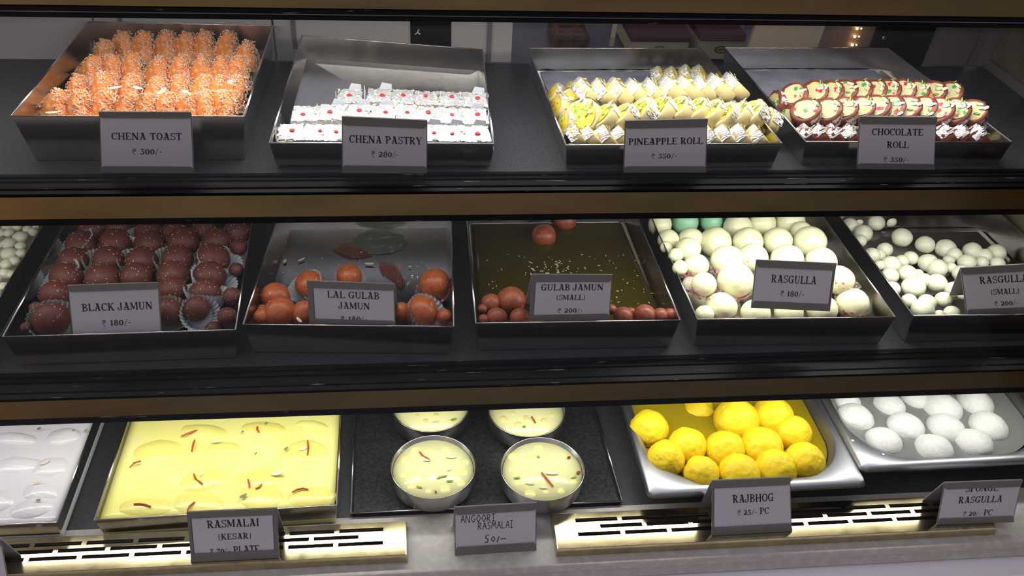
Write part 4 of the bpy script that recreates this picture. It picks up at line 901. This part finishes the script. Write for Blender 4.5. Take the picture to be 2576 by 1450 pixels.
# ------------------------------------------------------------------ rolled slices
def roll_parts(seed, skin, fill, name, R_=.0215, th=.0165, inner=.78, leafarc=(-46, 40)):
    R = random.Random(seed); n = 40
    bm = BM(); prof = [(.0001, 0), (R_*.9, 0), (R_, .0015), (R_*1.01, th*.5), (R_, th-.0015), (R_*.92, th), (R_*inner, th-.0002), (.0001, th-.0004)]
    lathe(bm, prof, n); o = Vector((seed*2.2, 0, seed))
    for v in bm.verts: v.co += noise.noise_vector(v.co*80+o)*.0013
    body = mk(bm, name, skin, True)
    bm = BM(); c = bm.verts.new((0, 0, th+.0007)); ring_ = []
    c2_ = []
    for i in range(n):
        a = 2*pi*i/n; r = R_*inner*(1+.13*noise.noise(Vector((cos(a)*1.6, sin(a)*1.6, seed*3)))); c2_.append(bm.verts.new((r*.6*cos(a), r*.6*sin(a), th+.0009))); ring_.append(bm.verts.new((r*cos(a), r*sin(a), th+.0002)))
    for i in range(n):
        bm.faces.new((c, c2_[i], c2_[(i+1) % n])); bm.faces.new((c2_[i], ring_[i], ring_[(i+1) % n], c2_[(i+1) % n]))
    face = mk(bm, 'filling', fill, True)
    bm = BM(); m_ = 40; hn = 8; G = []
    a0, a1 = radians(leafarc[0]+R.uniform(-20, 20)), radians(leafarc[1]+R.uniform(-20, 20))
    for i in range(m_+1):
        a = a0+(a1-a0)*i/m_; row = []
        for j in range(hn+1):
            zz = -.0003+th*1.0*j/hn; d = Vector((cos(a), sin(a), 0)); p = d*(R_*1.028+noise.noise(Vector((a*14, zz*900, seed)))*.0009); p.z = zz+noise.noise(Vector((a*9, 3, seed)))*.0008; row.append(bm.verts.new(p))
        G.append(row)
    for i in range(m_):
        for j in range(hn):
            if noise.noise(Vector((i*.22, j*.3, seed*4.4))) > .28: continue
            bm.faces.new((G[i][j], G[i+1][j], G[i+1][j+1], G[i][j+1]))
    bmesh.ops.delete(bm, geom=[v for v in bm.verts if not v.link_faces], context='VERTS')
    leaf = mk(bm, 'silver_leaf', foil)
    bm = BM()
    for k in range(3):
        a = R.uniform(-1, 1); r = R_*R.uniform(.4, .95); c = Vector((r*cos(a), r*sin(a), th+.0012)); an = R.uniform(0, 6.28); e = Vector((cos(an), sin(an), R.uniform(-.2, .5))).normalized(); f = Vector((-e.y, e.x, 0)); L, w = R.uniform(.004, .007), R.uniform(.0014, .0026)
        slab(bm, [c+e*L*cos(t_)+f*w*sin(t_) for t_ in [2*pi*q/10 for q in range(10)]], UP, .0005)
    nuts = mk(bm, 'almond_sliver', almond)
    bm = BM()
    for k in range(2):
        a = R.uniform(-1.2, 1.2); r = R_*R.uniform(.3, .9); c = Vector((r*cos(a), r*sin(a), th+.0014)); an = R.uniform(0, 6.28); e = Vector((cos(an), sin(an), .2)).normalized(); f = Vector((-e.y, e.x, 0)); L, w = R.uniform(.003, .0045), .001
        slab(bm, [c+e*L*cos(t_)+f*w*sin(t_) for t_ in [2*pi*q/8 for q in range(8)]], UP, .0007)
    green = mk(bm, 'pistachio_sliver', pista)
    return body, face, leaf, nuts, green
PRO = [roll_parts(i, bf, pine_fill, 'pineapple_roll', .0215, .0165, .74) for i in range(4)]
CHO = [roll_parts(10+i, cocoa, choc_fill, 'chocolate_roll', .0195, .0180, .74, (-62, 50)) for i in range(4)]
def roll(V, name, u, v, H, n, s, label, group, nuts=True, rot=0):
    p = at(u, v, H); n = Vector(n).normalized(); xa = (UP-n*UP.dot(n)).normalized(); ya = n.cross(xa)
    if rot: xa, ya = xa*cos(rot)+ya*sin(rot), ya*cos(rot)-xa*sin(rot)
    c = RND.choice(V); mw = Matrix.Translation(p) @ Matrix((xa, ya, n)).transposed().to_4x4() @ Matrix.Scale(s, 4) @ Matrix.Translation((0, 0, -.008))
    o = tag(inst(name, c[0], None, mw), label, 'sweet', group)
    inst('filling', c[1], o); inst('silver_leaf', c[2], o)
    if nuts: inst('almond_sliver', c[3], o); inst('pistachio_sliver', c[4], o)
gp = 'pineapple rolls'
def run(V, name, pts, H, nf, s, fmt, group, **k):
    for i, (u, v) in enumerate(pts): roll(V, name, u, v, H, nf(i), s*RND.uniform(.96, 1.05), fmt % ordl(i, len(pts)), group, **k)
j = lambda a: RND.uniform(-a, a)
run(PRO, 'pineapple_roll', [(1396, 240), (1431, 236)], .53, lambda i: (-.8, .1, .5), .8, 'silver leafed pineapple roll at the left wall, back pair, %s', gp, nuts=False)
run(PRO, 'pineapple_roll', [(1660, 197), (1694, 199), (1730, 193), (1762, 196)], .535, lambda i: (.75, -.2, .6), .85, 'pale pineapple roll peeking from behind the back row, %s', gp, nuts=False)
run(PRO, 'pineapple_roll', [(1477, 236), (1521, 238), (1564, 237), (1606, 238), (1648, 235), (1693, 230), (1733, 228), (1769, 227), (1809, 226), (1846, 222)], .512, lambda i: (.60+j(.04), .10+j(.05), .70+j(.05)), 1.13, 'pineapple roll leaning left in the raised back row, %s', gp)
roll(PRO, 'pineapple_roll', 1441, 262, .525, (-.6, -.62, .5), 1.0, 'pineapple roll showing its yellow face behind the front left one', gp, False)
run(PRO, 'pineapple_roll', [(1470, 298), (1519, 302), (1563, 302), (1612, 290), (1657, 287), (1703, 285), (1750, 286), (1787, 292), (1823, 298), (1853, 298), (1889, 296)], .518, lambda i: (-.5, -.5, .62) if i == 0 else (-.66+j(.04), .10+j(.06), .68+j(.05)), 1.13, 'pineapple roll leaning right in the middle row, %s', gp)
roll(PRO, 'pineapple_roll', 1926, 314, .528, (-.85, .0, .55), 1.05, 'plain pineapple roll slipping down at the right wall of its tray', gp, False)
run(PRO, 'pineapple_roll', [(1410, 275), (1429, 318)], .533, lambda i: (-.85, -.1, .3), .95, 'silver leafed pineapple roll lying at the left wall, %s', gp, nuts=False)
run(PRO, 'pineapple_roll', [(1454, 352), (1492, 354), (1530, 354), (1566, 354), (1790, 352), (1827, 352), (1866, 352), (1906, 351)], .535, lambda i: (.70+j(.04), .08, .60+j(.05)), .98, 'silver leafed pineapple roll half hidden behind the tray front, %s', gp)
gc = 'chocolate rolls'
run(CHO, 'chocolate_roll', [(1998, 245), (2048, 240), (2088, 239), (2124, 235), (2161, 234), (2197, 235), (2229, 236), (2267, 237), (2303, 238), (2344, 240), (2386, 240)], .52, lambda i: (-.43+j(.05), -.47+j(.05), .79+j(.05)), 1.0, 'chocolate roll with fruit filling in the back row, %s', gc, rot=-1.25)
run(CHO, 'chocolate_roll', [(2028, 286), (2081, 286), (2121, 283), (2164, 281), (2200, 279), (2239, 279), (2279, 279), (2320, 280), (2359, 286), (2399, 288), (2444, 289)], .513, lambda i: (-.44+j(.04), -.38+j(.05), .84+j(.05)), 1.06, 'chocolate roll with fruit filling in the middle row, %s', gc, rot=-1.25)
run(CHO, 'chocolate_roll', [(1957, 264), (1990, 303)], .533, lambda i: (-.85, -.1, .3), .95, 'silver leafed chocolate roll at the left wall of its tray, %s', gc, nuts=False)
run(CHO, 'chocolate_roll', [(2027, 345), (2060, 345), (2094, 345), (2137, 346), (2376, 346), (2416, 346), (2456, 346)], .535, lambda i: (.70+j(.04), .08, .60), .9, 'silver leafed chocolate roll half hidden behind the tray front, %s', gc)

# ------------------------------------------------------------------ lowest deck: creams
def mound(u, v, ru, rv, H, m, name, label, group, seed, h=.006):
    p = at(u, v, H); a = rad(p, ru); b = rad(p, rv)/.70; bm = blob(3, 1, .10, 1.8, seed)
    o = inst(name, mk(bm, name, m, True), None, Matrix.Translation(p-Vector((0, 0, h*.55))) @ Matrix.Rotation(RND.uniform(-.3, .3), 4, 'Z') @ Matrix.Diagonal((a, b, h*1.25, 1)))
    tag(o, label, 'sweet', group)
pool(h2_, kesar, 'saffron_cream', 'smooth yellow saffron cream filling its steel tray', .033, 'cream', amp=.0005)
pool(h1_, milk, 'white_cream', 'smooth white cream filling the left steel tray', .034, 'cream', amp=.0006)
cH = ZC-(h2_[0].z+.033); wH = ZC-(h1_[0].z+.034)
for i, (u, v, a_, b_, w_) in enumerate([(394, 1134, 66, 28, 'at the left, middle'), (513, 1086, 66, 20, 'at the back, left of centre'), (662, 1080, 62, 20, 'at the back right'), (772, 1136, 58, 30, 'at the right, middle'), (510, 1210, 64, 28, 'at the centre, crossed by saffron'), (655, 1207, 64, 28, 'right of the centre'), (501, 1267, 74, 30, 'at the front, behind the card'), (656, 1250, 62, 34, 'at the front right of the card top'), (368, 1276, 78, 22, 'at the front left'), (782, 1252, 66, 26, 'at the front right corner'), (560, 1130, 52, 16, 'behind the centre, shallow'), (785, 1070, 46, 12, 'in the back right corner')]):
    mound(u, v, a_, b_, cH, kesar_b, 'rasmalai_disc', 'soft yellow rasmalai disc in the saffron cream, '+w_, 'yellow rasmalai discs', i+1, .0066)
for i, (u, v, a_, b_, w_) in enumerate([(40, 1104, 62, 16, 'back left'), (160, 1098, 46, 22, 'back right'), (45, 1170, 62, 22, 'middle left'), (128, 1176, 46, 26, 'middle right'), (104, 1238, 50, 24, 'just right of centre'), (80, 1280, 58, 26, 'front right'), (0, 1260, 40, 30, 'front left')]):
    mound(u, v, a_, b_, wH, milk_b, 'rasmalai_disc', 'soft white rasmalai disc in the white cream, '+w_, 'white rasmalai discs', 30+i, .008)
def strand(pts, H, label, r=.0014, m=saffron):
    P_ = [at(u, v, H)+Vector((0, 0, .0012)) for u, v in pts]; bm = BM(); n = len(P_)
    tube(bm, P_, [r*(.55+.45*sin(pi*(i+.5)/n)) for i in range(n)], 6); o = obj('saffron_strand', bm, m, base=P_[0]); tag(o, label, 'saffron', 'saffron strands')
cS = cH-.0044
for pts, w_ in [([(456, 1100), (470, 1094), (484, 1089), (496, 1084)], 'slanting at the back left'), ([(648, 1075), (647, 1082), (652, 1090)], 'short hook at the back right'), ([(490, 1109), (486, 1122), (483, 1138)], 'upright behind the centre'), ([(774, 1110), (776, 1128), (774, 1147)], 'long upright at the right'),
    ([(327, 1178), (338, 1167), (355, 1162)], 'bent near the left wall'), ([(488, 1194), (492, 1206), (502, 1214), (510, 1220)], 'thick curl at the centre'), ([(624, 1208), (627, 1218), (628, 1228)], 'upright right of the centre'), ([(643, 1232), (652, 1228), (659, 1220)], 'slanting right of the centre'),
    ([(337, 1270), (352, 1270), (366, 1272), (380, 1277)], 'flat near the front left'), ([(472, 1286), (478, 1275), (490, 1265)], 'hooked just above the card'), ([(735, 1241), (748, 1234), (762, 1231), (776, 1234)], 'wavy near the front right')]:
    strand(pts, cS, 'orange saffron strand on the yellow cream, '+w_)
for u, v, L, w, a_, m_, n_, lb in [(696, 1192, 30, 13, .1, almond, 'almond_sliver', 'brown edged almond sliver right of the centre of the yellow cream'), (762, 1130, 20, 10, .4, almond, 'almond_sliver', 'almond sliver beside the long saffron strand'), (611, 1249, 20, 9, .6, mat('grey pistachio', (.20, .22, .15), .5), 'pistachio_sliver', 'grey green pistachio sliver near the front of the yellow cream'), (543, 1111, 26, 6, .1, almond, 'almond_sliver', 'thin almond sliver behind the centre of the yellow cream'), (507, 1194, 14, 8, 1.2, almond, 'almond_sliver', 'small almond sliver touching the thick saffron curl'), (719, 1130, 14, 7, .9, mat('grey pistachio', (.2, .2, .2)), 'pistachio_sliver', 'dark pistachio sliver left of the long saffron strand'), (669, 1066, 8, 5, .9, mat('grey pistachio', (.2, .2, .2)), 'pistachio_sliver', 'dark pistachio bit at the back of the yellow cream'), (610, 1087, 9, 4, .9, mat('grey pistachio', (.2, .2, .2)), 'pistachio_sliver', 'small dark pistachio bit left of the back saffron hook'), (643, 1142, 10, 4, .9, mat('grey pistachio', (.2, .2, .2)), 'pistachio_sliver', 'small dark pistachio bit behind the centre right')]:
    chip(u, v, L, w, a_, cS-.0012, m_, n_, lb, 'nut', 'nut slivers on the yellow cream')
for u, v, L, w, a_, m_, n_, lb in [(92, 1212, 24, 10, .1, almond, 'almond_sliver', 'ringed almond sliver on the white cream'), (112, 1165, 22, 9, .6, almond, 'almond_sliver', 'pale almond sliver sunk in the white cream'), (96, 1259, 12, 7, 0, mat('grey pistachio', (.2, .2, .2)), 'pistachio_sliver', 'dark pistachio bit on the front white disc'), (216, 1083, 10, 5, .4, pista, 'pistachio_sliver', 'green pistachio bit at the back right of the white cream'), (185, 1083, 6, 5, .4, pista, 'pistachio_sliver', 'small green pistachio bit near the back of the white cream'), (98, 1079, 10, 7, .4, mat('grey pistachio', (.2, .2, .2)), 'pistachio_sliver', 'dark pistachio bit at the back edge of the white cream')]:
    chip(u, v, L, w, a_, wH-.0072, m_, n_, lb, 'nut', 'nut slivers on the white cream')
# bowls
BR = .059
bm = BM(); lathe(bm, [(.0001, .0008), (.045, .0008), (.0555, .012), (BR-.0012, .041), (BR+.0006, .0418), (BR+.0006, .0405), (.0565, .011), (.046, 0), (.0001, 0)], 64); bowl_me = mk(bm, 'bowl_body', steel_bowl, True)
bm = BM(); lathe(bm, [(.0001, 0), (BR*.955, 0), (BR*.955, -.001)], 56); cream_me = mk(bm, 'cream', bowl_cream, True)
bb = variants('cream_ball', 2, bowl_ball, amp=.05)
bowls = [(1090, 1172, 'front left'), (1365, 1177, 'front right'), (1084, 1016, 'back left'), (1325, 1028, 'back right')]
CB = {0: [(1045, 1137, 14), (1083, 1139, 12), (1121, 1135, 13), (1021, 1161, 15), (1052, 1177, 11), (1093, 1178, 11), (1132, 1165, 12), (1172, 1166, 12), (1017, 1200, 13), (1067, 1206, 12), (1165, 1193, 15), (1160, 1221, 14), (1120, 1235, 16), (1035, 1228, 14), (1078, 1239, 12)],
      1: [(1355, 1131, 14), (1290, 1153, 16), (1331, 1156, 14), (1373, 1153, 12), (1413, 1148, 11), (1288, 1184, 13), (1330, 1187, 12), (1305, 1219, 13), (1405, 1176, 11), (1441, 1216, 14), (1333, 1247, 17), (1373, 1241, 11), (1411, 1239, 13), (1375, 1205, 10)],
      2: [(1072, 1062, 11), (1098, 1047, 11), (1050, 1048, 10)], 3: [(1266, 1058, 14), (1303, 1071, 13), (1325, 1058, 12), (1368, 1062, 12), (1388, 1048, 11), (1290, 1043, 11)]}
GN = {0: [(1105, 1202, 16, 5, .4, pista), (1117, 1199, 16, 5, .2, pista), (1131, 1211, 18, 5, 0, pista), (1130, 1182, 14, 5, .5, almond), (1134, 1151, 26, 7, -.1, almond), (1054, 1226, 16, 5, -.3, pista), (1096, 1238, 10, 5, -1, cocoa), (1073, 1158, 18, 8, -.2, almond)],
      1: [(1387, 1192, 34, 8, -.1, almond), (1299, 1203, 18, 5, .1, pista), (1331, 1217, 24, 6, -.2, almond), (1443, 1202, 18, 5, .4, pista), (1431, 1152, 9, 8, .5, cocoa), (1455, 1190, 11, 9, .5, cocoa), (1365, 1227, 22, 7, -.2, almond), (1354, 1150, 9, 6, -.7, pista)],
      2: [(1095, 1061, 18, 5, 0, almond), (1141, 1056, 16, 7, .3, pista)], 3: [(1318, 1074, 9, 7, 0, pista), (1322, 1046, 14, 4, 0, almond)]}
for k, (u, v, w_) in enumerate(bowls):
    zb = h3_[0].z+.0002; p = at(u, v, ZC-(zb+.0415)); p.z = zb
    t = thing('steel_bowl', '%s round steel bowl of pale yellow cream on the black tray' % w_, 'bowl', p, 'steel bowls'); inst('bowl_body', bowl_me, t)
    if k == 0: bm = BM(); bmesh.ops.create_circle(bm, segments=8, radius=.001); bm.free()
    zc_ = zb+.0335; o = inst('bowl_cream', cream_me, None, Matrix.Translation((p.x, p.y, zc_))); tag(o, 'pale yellow cream in the %s steel bowl' % w_, 'cream'); o['kind'] = 'stuff'
    Hc = ZC-zc_
    for (a_, b_, r) in CB[k]:
        q = at(a_, b_, Hc+.0026); tag(inst('cream_ball', bb[0], None, spin(q, rad(q, r), (1, 1, .55))), 'small pale ball floating in the cream of the %s bowl' % w_, 'sweet', 'small balls in the %s bowl' % w_)
    for (a_, b_, L, w, an, m_) in GN[k]:
        chip(a_, b_, L, w, an, Hc-.0016, m_, 'nut_sliver', 'nut sliver floating on the cream of the %s bowl' % w_, 'nut', 'nut slivers in the %s bowl' % w_)
Hb = ZC-(h3_[0].z+.0337)-.001
strand([(1055, 1138), (1062, 1147), (1072, 1153), (1081, 1159)], Hb, 'orange saffron strand in the front left bowl')
strand([(1362, 1191), (1372, 1203), (1382, 1215), (1391, 1226)], Hb, 'thick orange saffron strand in the front right bowl', .0016)
strand([(1337, 1050), (1342, 1058), (1347, 1066)], Hb, 'orange saffron strand in the back right bowl')
# steam pans with rounded wells
def pan(label, FL, FR, H, L, dep, rc, marg, clipx=None):
    a, b = FL, FR; e = (b-a).normalized(); n = Vector((-e.y, e.x, 0)); w = (b-a).length
    t = thing('steel_pan', label, 'pan', a+e*w/2+n*L/2-Vector((0, 0, dep)), 'deep steel pans')
    def pt(x, y, dz=0): return a+e*x+n*y+Vector((0, 0, dz))
    def rr(x0, x1, y0, y1, r, N=14):
        out = []
        for cx, cy, s in ((x1-r, y0+r, -90), (x1-r, y1-r, 0), (x0+r, y1-r, 90), (x0+r, y0+r, 180)):
            for i in range(N+1): q = radians(s+90*i/N); out.append((cx+r*cos(q), cy+r*sin(q)))
        return out
    ml, mf = marg
    loops = [(rr(0, w, 0, L, .010), -.008), (rr(.002, w-.002, .002, L-.002, .010), -.002), (rr(.004, w-.004, .004, L-.004, .009), 0.0), (rr(ml-.004, w-ml+.004, mf-.004, L-ml+.004, rc), -.0005), (rr(ml, w-ml, mf, L-ml, rc), -.003), (rr(ml+.002, w-ml-.002, mf+.002, L-ml-.002, rc), -.022), (rr(ml+.005, w-ml-.005, mf+.005, L-ml-.005, rc), -.024), (rr(ml+.010, w-ml-.010, mf+.010, L-ml-.010, rc), -dep+.01), (rr(ml+.018, w-ml-.018, mf+.018, L-ml-.018, rc*.9), -dep)]
    bm = BM(); V = [[bm.verts.new(pt(x, y, dz)) for x, y in lp] for lp, dz in loops]
    for A, B in zip(V, V[1:]):
        m_ = len(A)
        for i in range(m_): bm.faces.new((A[i], A[(i+1) % m_], B[(i+1) % m_], B[i]))
    bm.faces.new(V[-1])
    o = obj('pan_body', bm, steel_pan, t, True); md = o.modifiers.new('solid', 'SOLIDIFY'); md.thickness = .0008; md.offset = -1
    well = rr(ml+.0035, w-ml-.0035, mf+.0035, L-ml-.0035, rc)
    return t, pt, well
PH = .946
pA = at(1632, 1247, PH); pB = at(2186, 1217, PH)
t_, pt1, well1 = pan('deep steel pan of yellow balls with a wide rounded front rim', pA, pB, PH, .325, .045, .085, (.016, .020))
PH2 = .938
pC = at(2170, 1181, PH2); pD = pC+(pB-pA).normalized()*.325
t_, pt2, well2 = pan('deep steel pan of sponge rasgullas in cloudy syrup, lapping over the other pan', pC, pD, PH2, .265, .053, .085, (.014, .018))
def well_fill(pt, well, dz, m, name, label):
    bm = BM(); bm.faces.new([bm.verts.new(pt(x, y, dz)) for x, y in well]); bmesh.ops.recalc_face_normals(bm, faces=bm.faces)
    r = bmesh.ops.extrude_face_region(bm, geom=bm.faces[:]); bmesh.ops.translate(bm, verts=[q for q in r['geom'] if isinstance(q, bmesh.types.BMVert)], vec=(0, 0, -.003))
    o = obj(name, bm, m, base=pt(0.1, .1, dz)); o['kind'] = 'stuff'; tag(o, label, 'syrup')
well_fill(pt1, well1, -.020, syrup_y, 'sugar_syrup', 'yellow sugar syrup around the yellow balls')
well_fill(pt2, well2, -.010, syrup_w, 'sugar_syrup', 'cloudy white sugar syrup around the sponge rasgullas')
ym = variants('rajbhog_ball', 4, rajb, amp=.07, freq=1.3, sub=5, pits=.07)
YR = [[(1632, 1080, 49), (1755, 1046, 48, .985), (1853, 1059, 57), (1944, 1050, 53), (1994, 1091, 47)], [(1675, 1156, 48), (1728, 1124, 49), (1822, 1133, 50), (1916, 1127, 53), (2023, 1163, 51)], [(1764, 1192, 45), (1859, 1194, 53), (1950, 1183, 53)]]
rows_of('rajbhog_ball', ym, YR, PH, 'cracked yellow ball in the steel pan, {o}, {r}', 'sweet', 'yellow rajbhog balls', Hrow=[PH+.008, PH+.006, PH+.006], squash=.97)
pm = variants('sponge_rasgulla', 3, sponge, amp=.06, freq=1.2, sub=4, pits=.05)
PR2 = [[(2131, 1014, 34), (2235, 1022, 40), (2368, 1030, 50), (2452, 1018, 46), (2300, 1006, 36)], [(2150, 1054, 46), (2277, 1077, 46), (2377, 1080, 47), (2484, 1078, 49)], [(2222, 1114, 46), (2348, 1134, 48), (2449, 1120, 47)]]
rows_of('sponge_rasgulla', pm, PR2, PH2+.013, 'white sponge rasgulla in cloudy syrup, {o}, {r}', 'sweet', 'sponge rasgullas', squash=.72)
for u, v, lb in [(2145, 1109, 'left'), (2222, 1144, 'right')]:
    p = at(u, v, PH2-.0002); bm = BM(); bmesh.ops.create_icosphere(bm, subdivisions=2, radius=.0024); bmesh.ops.scale(bm, verts=bm.verts, vec=(1, 1, .4)); bmesh.ops.translate(bm, verts=bm.verts, vec=p)
    o = obj('water_drop', bm, mat('water drop', (.7, .72, .76), .05, 0, .8), base=p, smooth=True); tag(o, 'clear water drop on the rim of the sponge rasgulla pan, %s one' % lb, 'drop')
